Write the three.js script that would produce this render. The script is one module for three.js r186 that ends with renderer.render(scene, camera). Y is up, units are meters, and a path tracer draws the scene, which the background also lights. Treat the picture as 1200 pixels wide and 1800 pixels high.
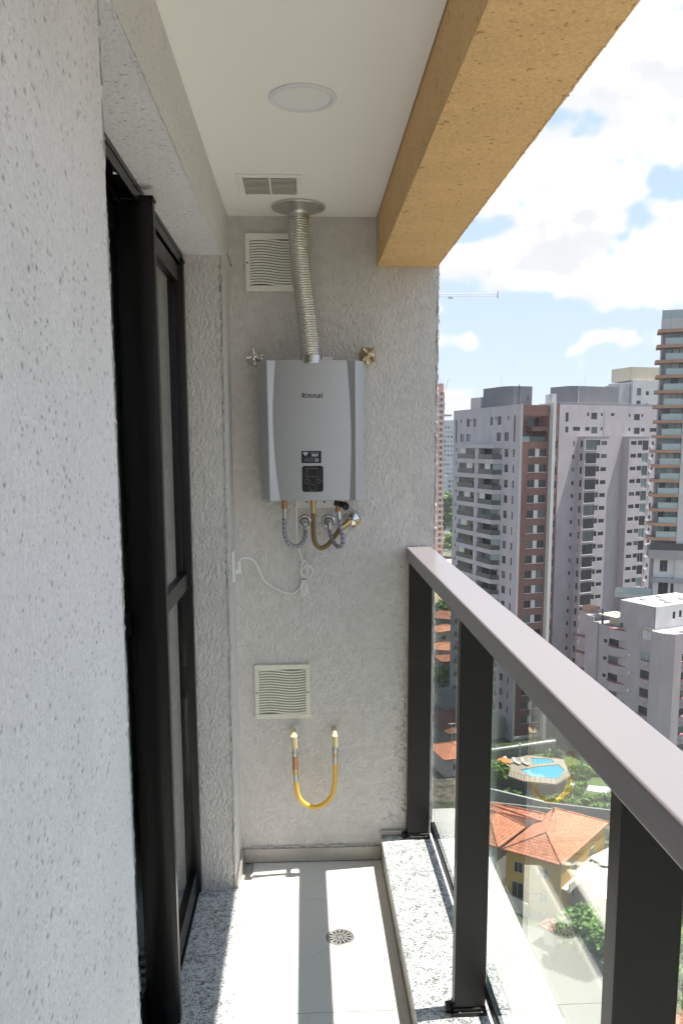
import * as THREE from 'three';
import { mergeGeometries, toCreasedNormals } from 'three/addons/utils/BufferGeometryUtils.js';
import { RoundedBoxGeometry } from 'three/addons/geometries/RoundedBoxGeometry.js';
import { TextGeometry } from 'three/addons/geometries/TextGeometry.js';
import { FontLoader } from 'three/addons/loaders/FontLoader.js';

// ------------------------------------------------------------------ camera, sky, sun, exposure
const scene = new THREE.Scene();
const EYE = 1.825;                                            // camera height above the balcony floor
const camera = new THREE.PerspectiveCamera(2 * Math.atan(900 / 1440) * 180 / Math.PI, 1200 / 1800, 0.05, 9000);
camera.position.set(0, EYE, 0);
camera.rotation.order = 'YXZ';
camera.rotation.set(-0.14261, -0.04558, -0.00323);
camera.setViewOffset(1200, 1800, 0, -86.2, 1200, 1800);       // the photograph's slight lens shift
const renderer = new THREE.WebGLRenderer({ antialias: true });
renderer.setSize(682, 1024);
renderer.toneMapping = THREE.LinearToneMapping;
renderer.toneMappingExposure = 2.45;
renderer.shadowMap.enabled = true;

const SUN = new THREE.Vector3(0.335, 1, -0.042).normalize();
const sun = new THREE.DirectionalLight(new THREE.Color(1.0, 0.95, 0.86), 4.9);
sun.position.copy(SUN).multiplyScalar(300); sun.target.position.set(0, 0, 0);
sun.castShadow = true; sun.shadow.mapSize.set(4096, 4096); sun.shadow.radius = 1;
Object.assign(sun.shadow.camera, { left: -160, right: 160, top: 160, bottom: -160, near: 1, far: 900 });
scene.add(sun); scene.add(sun.target);

function rng(seed) { let a = seed >>> 0; return () => { a = (a + 0x6D2B79F5) | 0; let t = Math.imul(a ^ (a >>> 15), 1 | a); t = (t + Math.imul(t ^ (t >>> 7), 61 | t)) ^ t; return ((t ^ (t >>> 14)) >>> 0) / 4294967296; }; }
const clamp = (x, a = 0, b = 1) => Math.min(b, Math.max(a, x));
const smooth = (a, b, x) => { const t = clamp((x - a) / (b - a)); return t * t * (3 - 2 * t); };
const mix = (a, b, t) => a + (b - a) * t;
function hash3(x, y, z) { let h = Math.imul(x, 374761393) ^ Math.imul(y, 668265263) ^ Math.imul(z, 1442695041); h = Math.imul(h ^ (h >>> 13), 1274126177); return ((h ^ (h >>> 16)) >>> 0) / 4294967296; }
function vnoise(x, y, z) {
  const xi = Math.floor(x), yi = Math.floor(y), zi = Math.floor(z); let u = x - xi, v = y - yi, w = z - zi;
  u = u * u * (3 - 2 * u); v = v * v * (3 - 2 * v); w = w * w * (3 - 2 * w);
  const L = (a, b, t) => a + (b - a) * t;
  return L(L(L(hash3(xi, yi, zi), hash3(xi + 1, yi, zi), u), L(hash3(xi, yi + 1, zi), hash3(xi + 1, yi + 1, zi), u), v),
    L(L(hash3(xi, yi, zi + 1), hash3(xi + 1, yi, zi + 1), u), L(hash3(xi, yi + 1, zi + 1), hash3(xi + 1, yi + 1, zi + 1), u), v), w);
}
function fbm3(x, y, z, o = 5) { let s = 0, a = 0.5, n = 0; for (let i = 0; i < o; i++) { s += a * vnoise(x, y, z); n += a; a *= 0.5; x = x * 2.03 + 7.1; y = y * 2.03 + 3.7; z = z * 2.03 + 1.9; } return s / n; }

function makeSky() {
  const w = 2048, h = 1024, data = new Float32Array(w * h * 4);
  // cloud masses and gaps: azimuth (deg, 0 = down the balcony, + = right), elevation, half sizes, weight
  const B = [[15, 13.5, 8, 3.6, .30], [11, 12, 5, 2.0, .2], [22, 23.5, 6, 4, .24], [18, 17, 6, 3.5, .18], [24.5, 12.3, 3.4, 1.7, .26], [20, 10.4, 5, 1.3, .16],
    [10.6, 7.3, .8, .4, .38], [22.0, 6.4, 1.7, .55, .40], [19.9, 6.0, .8, .3, .3], [10.2, 5.2, .5, .3, .3], [10.8, 3.2, 1.2, .4, .3], [9.6, 9.2, .7, .7, .25],
    [18.7, 20.2, 1.7, 2.2, -.55], [24.4, 14.8, 1.6, 1.5, -.5], [19.6, 12.2, 1.2, 1.9, -.42], [21.6, 14.2, 2.2, .6, -.3], [23.6, 19.2, 1.0, .5, -.2], [16, 7.7, 9, 1.3, -.36], [15, 4.2, 9, 1.6, -.34]];
  for (let j = 0; j < h; j++) {
    const el = ((j + .5) / h - .5) * Math.PI, sy = Math.sin(el), cy = Math.cos(el), eld = el * 57.2958;
    for (let i = 0; i < w; i++) {
      const an = ((i + .5) / w - .5) * 2 * Math.PI, dx = cy * Math.cos(an), dz = cy * Math.sin(an), k = (j * w + i) * 4;
      let r, g, b;
      if (sy <= 0) { r = .40; g = .39; b = .38; }
      else {
        const t = Math.pow(clamp(sy), .5);
        r = mix(.365, .15, t); g = mix(.405, .262, t); b = mix(.435, .435, t);
        // fractal warp of the direction, so that the masses have ragged outlines
        const w1 = fbm3(dx * 12 + 1, sy * 18 + 7, dz * 12 + 5, 5) - .5, w2 = fbm3(dx * 12 + 21, sy * 18 + 17, dz * 12 + 15, 5) - .5;
        const az = Math.atan2(dx, -dz) * 57.2958 + w1 * 9, ev = eld + w2 * 5;
        const p = 1 / (sy + .22), qx = dx * p, qz = dz * p;
        const n1 = fbm3(qx * 2.4 + 11, sy * 5 + 5, qz * 2.4 + 3, 4) - .5, n2 = fbm3(dx * 22 + 4, sy * 34 + 9, dz * 22, 7) - .5;
        let bias = .0;
        if (Math.abs(az - 17) < 40) for (const c of B) { const ex = (az - c[0]) / c[2], ey = (ev - c[1]) / c[3], q = ex * ex + ey * ey; if (q < 9) bias += c[4] * Math.exp(-q); }
        const d = n1 * 1.0 + n2 * 1.25 + bias * 1.15 - .005;
        const dens = smooth(-.04, .22, d) * smooth(0.005, .05, sy);
        const thick = smooth(.10, .55, d), sh = fbm3(dx * 11 + 31, sy * 26 + 2, dz * 11 + 8, 6);
        const lit = smooth(.40, .60, sh + (n2 - (fbm3(dx * 22 + 4, (sy + .016) * 34 + 9, dz * 22, 5) - .5)) * .9);
        const br = mix(.37, .47, lit) + (1 - thick) * .03;
        r = mix(r, br, dens * .97); g = mix(g, br * 1.003, dens * .97); b = mix(b, br * 1.02, dens * .97);
      }
      data[k] = r; data[k + 1] = g; data[k + 2] = b; data[k + 3] = 1;
    }
  }
  const t = new THREE.DataTexture(data, w, h, THREE.RGBAFormat, THREE.FloatType);
  t.mapping = THREE.EquirectangularReflectionMapping; t.magFilter = t.minFilter = THREE.LinearFilter; t.needsUpdate = true;
  return t;
}
scene.fog = new THREE.FogExp2(0xdfe3ee, 0.00016);                // light city haze
const sky = makeSky(); scene.background = sky; scene.environment = sky;

// ------------------------------------------------------------------ naming helpers
const used = {};
function numbered(n) { const k = used[n] = (used[n] ?? -1) + 1; return k ? n + '_' + String(k).padStart(3, '0') : n; }
function shade(m) { m.castShadow = m.receiveShadow = true; return m; }
function tag(o, label, category, group) { o.userData.label = label; if (category) o.userData.category = category; if (group) o.userData.group = group; return o; }
function thing(name, label, category, pos = [0, 0, 0], turn = 0, group) { const o = new THREE.Group(); o.name = numbered(name); o.position.set(...pos); o.rotation.y = turn; scene.add(o); return tag(o, label, category, group); }
function one(name, geo, mat, label, category, group) { const m = shade(new THREE.Mesh(geo, mat)); m.name = numbered(name); scene.add(m); return tag(m, label, category, group); }
function part(parent, name, geo, mat, label) { const m = shade(new THREE.Mesh(Array.isArray(geo) ? merge(geo) : geo, mat)); m.name = name; if (label) m.userData.label = label; parent.add(m); return m; }
function struct(name, geo, mat, label) { const m = shade(new THREE.Mesh(Array.isArray(geo) ? merge(geo) : geo, mat)); m.name = numbered(name); m.userData.kind = 'structure'; if (label) m.userData.label = label; scene.add(m); return m; }
function merge(gs) {
  gs = gs.map(g => { const q = g.index ? g.toNonIndexed() : g; for (const k of Object.keys(q.attributes)) if (!['position', 'normal', 'uv'].includes(k)) q.deleteAttribute(k); if (!q.attributes.uv) q.setAttribute('uv', new THREE.BufferAttribute(new Float32Array(q.attributes.position.count * 2), 2)); return q; });
  return gs.length === 1 ? gs[0] : mergeGeometries(gs);
}
// uv in metres by the face's main direction
function uvm(g, ox = 0, oy = 0) {
  const q = g.index ? g.toNonIndexed() : g; const p = q.attributes.position, n = q.attributes.normal, uv = new Float32Array(p.count * 2);
  for (let i = 0; i < p.count; i++) { const ax = Math.abs(n.getX(i)), ay = Math.abs(n.getY(i)), az = Math.abs(n.getZ(i)), x = p.getX(i), y = p.getY(i), z = p.getZ(i);
    const [u, v] = ay >= ax && ay >= az ? [x, z] : ax >= az ? [z, y] : [x, y]; uv[2 * i] = u + ox; uv[2 * i + 1] = v + oy; }
  q.setAttribute('uv', new THREE.BufferAttribute(uv, 2)); return q;
}
function bx(x0, x1, y0, y1, z0, z1) { const g = new THREE.BoxGeometry(x1 - x0, y1 - y0, z1 - z0); g.translate((x0 + x1) / 2, (y0 + y1) / 2, (z0 + z1) / 2); return uvm(g); }
function rbx(x0, x1, y0, y1, z0, z1, r = .004, s = 2) { const g = new RoundedBoxGeometry(x1 - x0, y1 - y0, z1 - z0, s, r); g.translate((x0 + x1) / 2, (y0 + y1) / 2, (z0 + z1) / 2); return uvm(g); }
const V = (x, y, z) => new THREE.Vector3(x, y, z);
function tube(pts, r, seg = 60, rad = 10, closed = false) { return new THREE.TubeGeometry(new THREE.CatmullRomCurve3(pts.map(p => V(...p)), closed, 'centripetal'), seg, r, rad, closed); }
function cyl(p0, p1, r0, r1 = r0, n = 16) { const a = V(...p0), b = V(...p1), d = b.clone().sub(a); const g = new THREE.CylinderGeometry(r1, r0, d.length(), n); g.translate(0, d.length() / 2, 0); g.applyQuaternion(new THREE.Quaternion().setFromUnitVectors(V(0, 1, 0), d.normalize())); g.translate(a.x, a.y, a.z); return g; }
function lathe(prof, n = 32) { return new THREE.LatheGeometry(prof.map(p => new THREE.Vector2(p[0], p[1])), n); }
// rough plaster bead along an edge: its outline crumbles by some millimetres
function crumble(p0, p1, r, amp, seed, inset = [0, 0, 0]) {
  const a = V(...p0).add(V(...inset)), b = V(...p1).add(V(...inset)), d = b.clone().sub(a), L = d.length(), n = Math.round(L / .006), m = 7; d.normalize();
  const u = Math.abs(d.y) > .5 ? V(1, 0, 0) : V(0, 1, 0), w = d.clone().cross(u).normalize(); const up = w.clone().cross(d).normalize();
  const R = rng(seed), pos = [], idx = [];
  for (let i = 0; i <= n; i++) for (let j = 0; j < m; j++) { const t = j / m * 6.2832, s = i / n * L; const k = vnoise(s * 60, j * 1.7, seed) * .6 + vnoise(s * 190, j * 2.3, seed + 9) * .4 + (R() < .02 ? .5 : 0);
    const rr = r + (k - .5) * amp * 2; const q = a.clone().addScaledVector(d, s).addScaledVector(up, Math.cos(t) * rr).addScaledVector(w, Math.sin(t) * rr); pos.push(q.x, q.y, q.z); }
  for (let i = 0; i < n; i++) for (let j = 0; j < m; j++) { const k = (j + 1) % m; idx.push(i * m + j, (i + 1) * m + j, i * m + k, (i + 1) * m + j, (i + 1) * m + k, i * m + k); }
  const g = new THREE.BufferGeometry(); g.setAttribute('position', new THREE.Float32BufferAttribute(pos, 3)); g.setIndex(idx); g.computeVertexNormals(); return uvm(g);
}

// ------------------------------------------------------------------ textures
function tex(w, h, f, srgb, rep) {
  const d = new Uint8Array(w * h * 4);
  for (let j = 0; j < h; j++) for (let i = 0; i < w; i++) { const c = f(i, j), k = (j * w + i) * 4; if (typeof c === 'number') { d[k] = d[k + 1] = d[k + 2] = clamp(c) * 255; } else { d[k] = clamp(c[0]) * 255; d[k + 1] = clamp(c[1]) * 255; d[k + 2] = clamp(c[2]) * 255; } d[k + 3] = 255; }
  const t = new THREE.DataTexture(d, w, h); t.wrapS = t.wrapT = THREE.RepeatWrapping; t.magFilter = THREE.LinearFilter; t.minFilter = THREE.LinearMipmapLinearFilter; t.generateMipmaps = true;
  if (srgb) t.colorSpace = THREE.SRGBColorSpace; if (rep) t.repeat.set(rep, rep); t.needsUpdate = true; return t;
}
function pnoise(x, y, px, py, s) { // tileable value noise with periods px, py
  const xi = Math.floor(x), yi = Math.floor(y); let u = x - xi, v = y - yi; u = u * u * (3 - 2 * u); v = v * v * (3 - 2 * v);
  const m = (a, n) => ((a % n) + n) % n, x0 = m(xi, px), x1 = m(xi + 1, px), y0 = m(yi, py), y1 = m(yi + 1, py);
  return mix(mix(hash3(x0, y0, s), hash3(x1, y0, s), u), mix(hash3(x0, y1, s), hash3(x1, y1, s), u), v);
}
const N = 1024;
// fine stucco drawn down with a trowel: upright wiggly ridges (tile of 0.9 m)
const stuccoH = new Float32Array(N * N);
for (let j = 0; j < N; j++) for (let i = 0; i < N; i++) {
  const x = i / N, y = j / N; const wx = (pnoise(x * 26, y * 20, 26, 20, 5) - .5) * .012;
  const a = pnoise((x + wx) * 112, y * 66, 112, 66, 1), b = pnoise((x + wx) * 220, y * 140, 220, 140, 2), c = pnoise(x * 380, y * 330, 380, 330, 3), e = pnoise(x * 34, y * 20, 34, 20, 4), f = pnoise((x - wx) * 156, y * 92, 156, 92, 7);
  stuccoH[j * N + i] = .5 + (a - .5) * .40 + (f - .5) * .36 + (b - .5) * .30 + (c - .5) * .16 + (e - .5) * .10;
}
const stuccoBump = tex(N, N, (i, j) => stuccoH[j * N + i], false, 1 / .9);
// sprayed plaster with small dark pits, the pits drawn out upright (tile of 0.9 m)
const pitH = new Float32Array(N * N).fill(.78), pitC = new Float32Array(N * N).fill(1);
for (let j = 0; j < N; j++) for (let i = 0; i < N; i++) { const x = i / N, y = j / N;
  const a = pnoise(x * 190, y * 150, 190, 150, 21), b = pnoise(x * 360, y * 320, 360, 320, 22), c = pnoise(x * 7, y * 5, 7, 5, 23), e = pnoise(x * 90, y * 60, 90, 60, 24);
  pitH[j * N + i] += (a - .5) * .30 + (b - .5) * .24 + (e - .5) * .16; pitC[j * N + i] = 1 + (c - .5) * .09 + (a - .5) * .11 + (b - .5) * .09; }
{ const R = rng(77); const n = 3600; for (let k = 0; k < n; k++) { const cx = R() * N, cy = R() * N, big = R() < .24, rx = big ? 2.4 + R() * 3.0 : .8 + R() * 1.4, ry = rx * (.5 + R() * .45), dep = (big ? .34 : .24) + R() * .26, tilt = (R() - .5) * .5;
  for (let dy = -Math.ceil(ry * 2.5); dy <= ry * 2.5; dy++) for (let dx = -Math.ceil(rx * 2.5); dx <= rx * 2.5; dx++) { const ux = (dx - dy * tilt) / rx, uy = dy / ry, q = ux * ux + uy * uy; if (q > 3) continue; const f = Math.exp(-q * 1.3), id = ((Math.floor(cy + dy) % N + N) % N) * N + ((Math.floor(cx + dx) % N + N) % N); pitH[id] -= dep * f * 1.1; pitC[id] *= 1 - dep * .8 * f; } } }
const grain = tex(512, 512, (i, j) => { const a = pnoise(i / 3, j / 3, 170, 170, 58), b = pnoise(i / 60, j / 40, 8, 12, 59), c = pnoise(i / 7, j / 7, 73, 73, 60); return .96 + (a - .5) * .10 + (b - .5) * .03 - smooth(.86, .96, c) * .22; }, true, 1 / .7);
const wallTint = tex(512, 512, (i, j) => { const a = pnoise(i / 100, j / 170, 5, 3, 55), b = pnoise(i / 24, j / 64, 21, 8, 56), c = pnoise(i / 4, j / 4, 128, 128, 57); return .97 + (a - .5) * .03 + (b - .5) * .02 + (c - .5) * .05; }, true, 1 / 2.6);
const pitBump = tex(N, N, (i, j) => pitH[j * N + i], false, 1 / .9);
const pitColor = tex(N, N, (i, j) => { const v = Math.pow(clamp(pitC[j * N + i] * .92), 1 / 2.2); return v; }, true, 1 / .9);
// granite: pale feldspar, grey quartz, black mica grains (tile of 0.42 m)
const granite = (() => {
  const c = new Float32Array(N * N * 3), G = 128, R = rng(9), pts = [];
  for (let y = 0; y < G; y++) for (let x = 0; x < G; x++) { const t = R(); const cl = pnoise(x / G * 26, y / G * 26, 26, 26, 61) * .55 + pnoise(x / G * 60, y / G * 60, 60, 60, 62) * .45; let v; const q = t * .55 + cl * .45; v = q < .315 ? .05 + R() * .10 : q < .385 ? .22 + R() * .14 : q < .49 ? .42 + R() * .12 : .62 + R() * .18; pts.push([x + R(), y + R(), v]); }
  for (let j = 0; j < N; j++) for (let i = 0; i < N; i++) { const wob = (pnoise(i / N * 240, j / N * 240, 240, 240, 63) - .5) * .9, gx = i / N * G + wob, gy = j / N * G - wob, xi = Math.floor(gx), yi = Math.floor(gy); let best = 9, v = .5;
    for (let dy = -1; dy <= 1; dy++) for (let dx = -1; dx <= 1; dx++) { const a = ((xi + dx) % G + G) % G, b = ((yi + dy) % G + G) % G, p = pts[b * G + a]; let ex = xi + dx + (p[0] - a) - gx, ey = yi + dy + (p[1] - b) - gy; const q = ex * ex * .8 + ey * ey * 1.25; if (q < best) { best = q; v = p[2]; } }
    const k = (j * N + i) * 3; c[k] = v; c[k + 1] = v * 1.0; c[k + 2] = v * 1.02; }
  return tex(N, N, (i, j) => { const k = (j * N + i) * 3; return [Math.pow(c[k], 1 / 2.2), Math.pow(c[k + 1], 1 / 2.2), Math.pow(c[k + 2], 1 / 2.2)]; }, true, 1 / .42);
})();
const fineBump = tex(512, 512, (i, j) => pnoise(i / 4, j / 4, 128, 128, 31) * .5 + pnoise(i / 2, j / 2, 256, 256, 32) * .3 + pnoise(i / 32, j / 32, 16, 16, 33) * .2, false, 1 / .25);
const smudge = tex(512, 512, (i, j) => { const a = pnoise(i / 64, j / 64, 8, 8, 41), b = pnoise(i / 16, j / 16, 32, 32, 42), c = pnoise(i / 5, j / 5, 102, 102, 43); return .78 + (a - .5) * .28 + (b - .5) * .16 + (c - .5) * .08; }, false, 1 / .6);
const weather = tex(512, 512, (i, j) => { const a = pnoise(i / 70, j / 128, 7, 4, 51), b = pnoise(i / 8, j / 64, 64, 8, 52), c = pnoise(i / 6, j / 6, 85, 85, 53); return .93 + (a - .5) * .07 + (b - .5) * .03 + (c - .5) * .03; }, true, 1 / 12);
const groundTex = tex(1024, 1024, (i, j) => { const a = pnoise(i / 128, j / 128, 8, 8, 71), b = pnoise(i / 32, j / 32, 32, 32, 72), c = pnoise(i / 8, j / 8, 128, 128, 73), g = smooth(.45, .6, a * .6 + b * .4); const k = .8 + (c - .5) * .5; return [mix(.50, .30, g) * k, mix(.47, .36, g) * k, mix(.42, .22, g) * k]; }, true, 1 / 90);
const roofTile = (() => tex(256, 256, (i, j) => { const row = (j % 32) / 32, col = (i % 32) / 32; const id = hash3(Math.floor(i / 32), Math.floor(j / 32), 81); const k = .86 + id * .16 - (row < .16 ? .2 : 0) - Math.abs(col - .5) * .18 + (pnoise(i / 9, j / 9, 28, 28, 82) - .5) * .2; return [.86 * k, .57 * k, .44 * k]; }, true, 1 / 3.2))();
const roofBump = tex(256, 256, (i, j) => { const row = (j % 32) / 32, col = (i % 32) / 32; return .25 + .35 * Math.sin(col * Math.PI) + .4 * (1 - row); }, false, 1 / 3.2);
const brickTex = tex(512, 512, (i, j) => { const row = Math.floor(j / 16), o = row % 2 ? 16 : 0, col = Math.floor(((i + o) % 512) / 32); const m = (j % 16) < 2 || ((i + o) % 32) < 2, id = hash3(col, row, 91); const k = m ? 1.04 : .9 + id * .2; return [.45 * k, .325 * k, .29 * k]; }, true, 1 / 5);
const waterBump = tex(256, 256, (i, j) => pnoise(i / 32, j / 32, 8, 8, 95) * .6 + pnoise(i / 12, j / 12, 21, 21, 96) * .4, false, 1 / 4);
const braid = tex(128, 128, (i, j) => { const a = ((i + j) % 32) / 32, b = ((i - j + 256) % 32) / 32; const st = (Math.floor((i + j) / 32) % 4 === 1), st2 = (Math.floor((i - j + 256) / 32) % 4 === 2); let k = .48 + .34 * Math.sin(a * Math.PI) * Math.sin(b * Math.PI); if (st && a < .45) return [.62 * k, .25 * k, .27 * k]; if (st2 && b < .45) return [.32 * k, .36 * k, .58 * k]; return [k, k, k * 1.04]; }, true); braid.repeat.set(14, 1);
const aluBump = tex(512, 64, (i, j) => pnoise(i / 3, j / 10, 170, 6, 98) * .6 + pnoise(i / 11, j / 3, 46, 21, 99) * .4, false); aluBump.repeat.set(3, 4);

// ------------------------------------------------------------------ materials
const RGB = (r, g, b) => new THREE.Color().setRGB(r, g, b);
const M = (c, o = {}) => new THREE.MeshStandardMaterial({ color: RGB(...c), roughness: .8, ...o });
const P = (c, o = {}) => new THREE.MeshPhysicalMaterial({ color: RGB(...c), roughness: .5, ...o });
const mat = {
  wallBack: M([.70, .668, .64], { roughness: .9, map: wallTint, bumpMap: stuccoBump, bumpScale: .0060 }),
  wallNear: M([.81, .79, .81], { roughness: .92, map: pitColor, bumpMap: pitBump, bumpScale: .0030 }),
  beam: M([.90, .575, .275], { roughness: .92, map: grain, bumpMap: pitBump, bumpScale: .0032 }),
  ceiling: M([.93, .905, .87], { roughness: .75, bumpMap: fineBump, bumpScale: .0001 }),
  tile: M([.70, .68, .645], { roughness: .45, roughnessMap: smudge }), grout: M([.42, .41, .39]),
  granite: M([1, 1, 1], { map: granite, roughness: .42 }),
  concrete: M([.62, .61, .59], { map: pitColor, bumpMap: fineBump, bumpScale: .001 }),
  skirting: M([.44, .41, .37], { roughness: .4, roughnessMap: smudge }),
  black: P([.005, .0046, .0046], { roughness: .32, specularIntensity: .55 }),
  rail: P([.175, .16, .168], { roughness: .30, ior: 1.95 }),
  post: P([.011, .009, .0085], { roughness: .40, specularIntensity: .75 }),
  glass: P([.955, .985, .97], { transmission: 1, roughness: 0, thickness: 0, ior: 1.78 }),
  doorGlass: P([.80, .86, .84], { transmission: 1, roughness: 0, thickness: 0, ior: 2.0 }),
  silver: P([.49, .50, .515], { metalness: .6, roughness: .42, clearcoat: .25, clearcoatRoughness: .3 }),
  darkSilver: P([.33, .335, .34], { metalness: .5, roughness: .45 }),
  chrome: M([.72, .70, .68], { metalness: 1, roughness: .13 }), dullChrome: M([.55, .54, .52], { metalness: 1, roughness: .3 }),
  steel: M([.60, .59, .56], { metalness: 1, roughness: .32 }), alu: M([.66, .64, .60], { metalness: 1, roughness: .27, bumpMap: aluBump, bumpScale: .0004 }),
  filter: M([.40, .345, .27], { roughness: .9 }),
  drain: M([.30, .29, .28], { metalness: .3, roughness: .45 }),
  brass: M([.62, .46, .22], { metalness: .9, roughness: .35 }), copper: M([.50, .27, .14], { metalness: .8, roughness: .4 }),
  bronze: M([.55, .44, .30], { metalness: .95, roughness: .28 }),
  plastic: M([.90, .88, .82], { roughness: .5 }), cream: M([.77, .755, .64], { roughness: .55 }), dark: M([.02, .02, .02], { roughness: .8 }), hole: M([.13, .11, .09], { roughness: .9 }),
  whitePlastic: P([.82, .82, .81], { roughness: .35 }), yellowHose: P([.78, .47, .06], { roughness: .32, clearcoat: .4 }), brownHose: P([.19, .125, .04], { roughness: .4 }),
  braid: M([1, 1, 1], { map: braid, roughness: .45, metalness: .3 }), teflon: M([.80, .78, .72], { roughness: .6 }), creamPipe: M([.74, .62, .38], { roughness: .38, metalness: .3 }),
  blackPlastic: P([.012, .012, .013], { roughness: .22 }), ringGrey: M([.16, .16, .16], { roughness: .4 }), screen: P([.02, .02, .022], { roughness: .08 }), ink: M([.02, .02, .024], { roughness: .4 }),
  lamp: M([.86, .855, .86], { roughness: .5 }), lampRing: M([.78, .765, .81], { roughness: .5 }),
  lavender: M([.44, .395, .42], { map: weather }), lavLight: M([.43, .41, .42], { map: weather }), greyBlue: M([.17, .175, .185], { map: weather }),
  brick: M([.98, .98, .98], { map: brickTex }), whiteTrim: M([.60, .58, .57], { map: weather }), towerGrey: M([.47, .425, .45], { map: weather }),
  pane: P([.02, .024, .026], { roughness: .09 }), paneMid: P([.10, .12, .115], { roughness: .12 }), paneCurtain: P([.42, .42, .40], { roughness: .4 }), paneTeal: P([.19, .245, .245], { roughness: .12 }), paneBrown: P([.16, .10, .07], { roughness: .2 }),
  frame: M([.06, .06, .062], { roughness: .5 }), frameLight: M([.45, .45, .46], { roughness: .5 }),
  smoked: P([.045, .05, .052], { roughness: .1 }), tealGlass: P([.30, .37, .37], { roughness: .1 }), terracotta: M([.42, .245, .165], { map: weather }),
  lilac: M([.36, .325, .335], { map: weather }), redTrim: M([.19, .06, .065]), beige: M([.66, .58, .44], { map: weather }), pink: M([.62, .36, .31], { map: weather }), whitePaint: M([.62, .61, .60], { map: weather }), slab: M([.50, .50, .49], { map: weather }), slateGrey: M([.30, .30, .30], { map: weather }),
  roof: M([1, .98, .97], { map: roofTile, bumpMap: roofBump, bumpScale: .05 }), roofPale: M([.95, 1.0, 1.05].map(v => Math.min(v, 1)), { map: roofTile }), roofBrown: M([.34, .36, .38], { map: roofTile }), roofOld: M([.60, .58, .60], { map: roofTile, bumpMap: roofBump, bumpScale: .05 }), yard: M([.14, .14, .135], { map: weather }), ochre: M([.62, .40, .12], { map: weather }), creamWall: M([.70, .66, .54], { map: weather }),
  ground: M([.85, .85, .85], { map: groundTex, roughness: 1 }), asphalt: M([.055, .055, .057]), deck: M([.33, .275, .215]), water: P([.06, .34, .50], { roughness: .04, bumpMap: waterBump, bumpScale: .03 }), waterPale: P([.22, .52, .66], { roughness: .05 }), grass: M([.09, .13, .035]), darkWall: M([.09, .09, .088], { map: weather }), greyWall: M([.28, .28, .275], { map: weather }),
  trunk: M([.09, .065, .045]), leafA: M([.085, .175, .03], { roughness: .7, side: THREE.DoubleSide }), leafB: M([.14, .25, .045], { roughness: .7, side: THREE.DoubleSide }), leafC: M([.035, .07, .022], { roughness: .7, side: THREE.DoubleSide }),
  farA: M([.44, .45, .46]), farB: M([.36, .40, .38]), carWhite: P([.75, .75, .75], { roughness: .25, clearcoat: 1 }), tyre: M([.02, .02, .02]), sand: M([.50, .36, .22]), crane: M([.62, .60, .58]), orange: M([.75, .26, .07]), room: M([.40, .39, .37]), curtain: M([.62, .66, .64], { side: THREE.DoubleSide }),
};

// ------------------------------------------------------------------ the balcony: floor, walls, ceiling, beam
const D = 3.406, L = -.29, CEIL = 2.7145, SOFF = 2.50, COLZ = -3.1, JAMBZ = -1.303;
const BACK = 1.35;                                            // the balcony goes on behind the camera
const floor = struct('floor', bx(-.28, .36, -.14, -.006, -D, BACK), mat.grout, 'pale porcelain tile floor of the narrow balcony');
const FX0 = -.234, FX1 = .3245;
function tileBox(z0, z1) { return rbx(FX0, FX1, -.005, 0, z0 + .001, z1 - .001, .0012, 1); }
for (const [z0, z1] of [[-3.391, -3.086], [-2.42, -1.754], [-1.754, -1.088], [-1.088, -.422], [-.422, .244], [.244, .91], [.91, 1.576]]) part(floor, 'tile', tileBox(z0, z1), mat.tile);
const DR = [.119, -2.827];
{ // the tile round the drain is cut along its diagonals so that it falls to the drain
  const z0 = -3.085, z1 = -2.421, x0 = FX0 + .001, x1 = FX1 - .001, c = [[x0, z0], [x1, z0], [x1, z1], [x0, z1]], r = .053;
  for (let k = 0; k < 4; k++) {
    const a = c[k], b = c[(k + 1) % 4], aa = Math.atan2(a[1] - DR[1], a[0] - DR[0]); let ab = Math.atan2(b[1] - DR[1], b[0] - DR[0]); if (ab < aa) ab += 6.28319;
    const s = new THREE.Shape(); const g = .0004, nx = -Math.sin(aa) * g, ny = Math.cos(aa) * g, mx = Math.sin(ab) * g, my = -Math.cos(ab) * g;
    s.moveTo(a[0] + nx, a[1] + ny); s.lineTo(b[0] + mx, b[1] + my);
    for (let i = 0; i <= 12; i++) { const t = mix(ab, aa, i / 12); s.lineTo(DR[0] + Math.cos(t) * r + mix(mx, nx, i / 12), DR[1] + Math.sin(t) * r + mix(my, ny, i / 12)); }
    const geo = new THREE.ExtrudeGeometry(s, { depth: .005, bevelEnabled: false }); geo.rotateX(Math.PI / 2); part(floor, 'tile', uvm(geo), mat.tile);
  }
}
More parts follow.
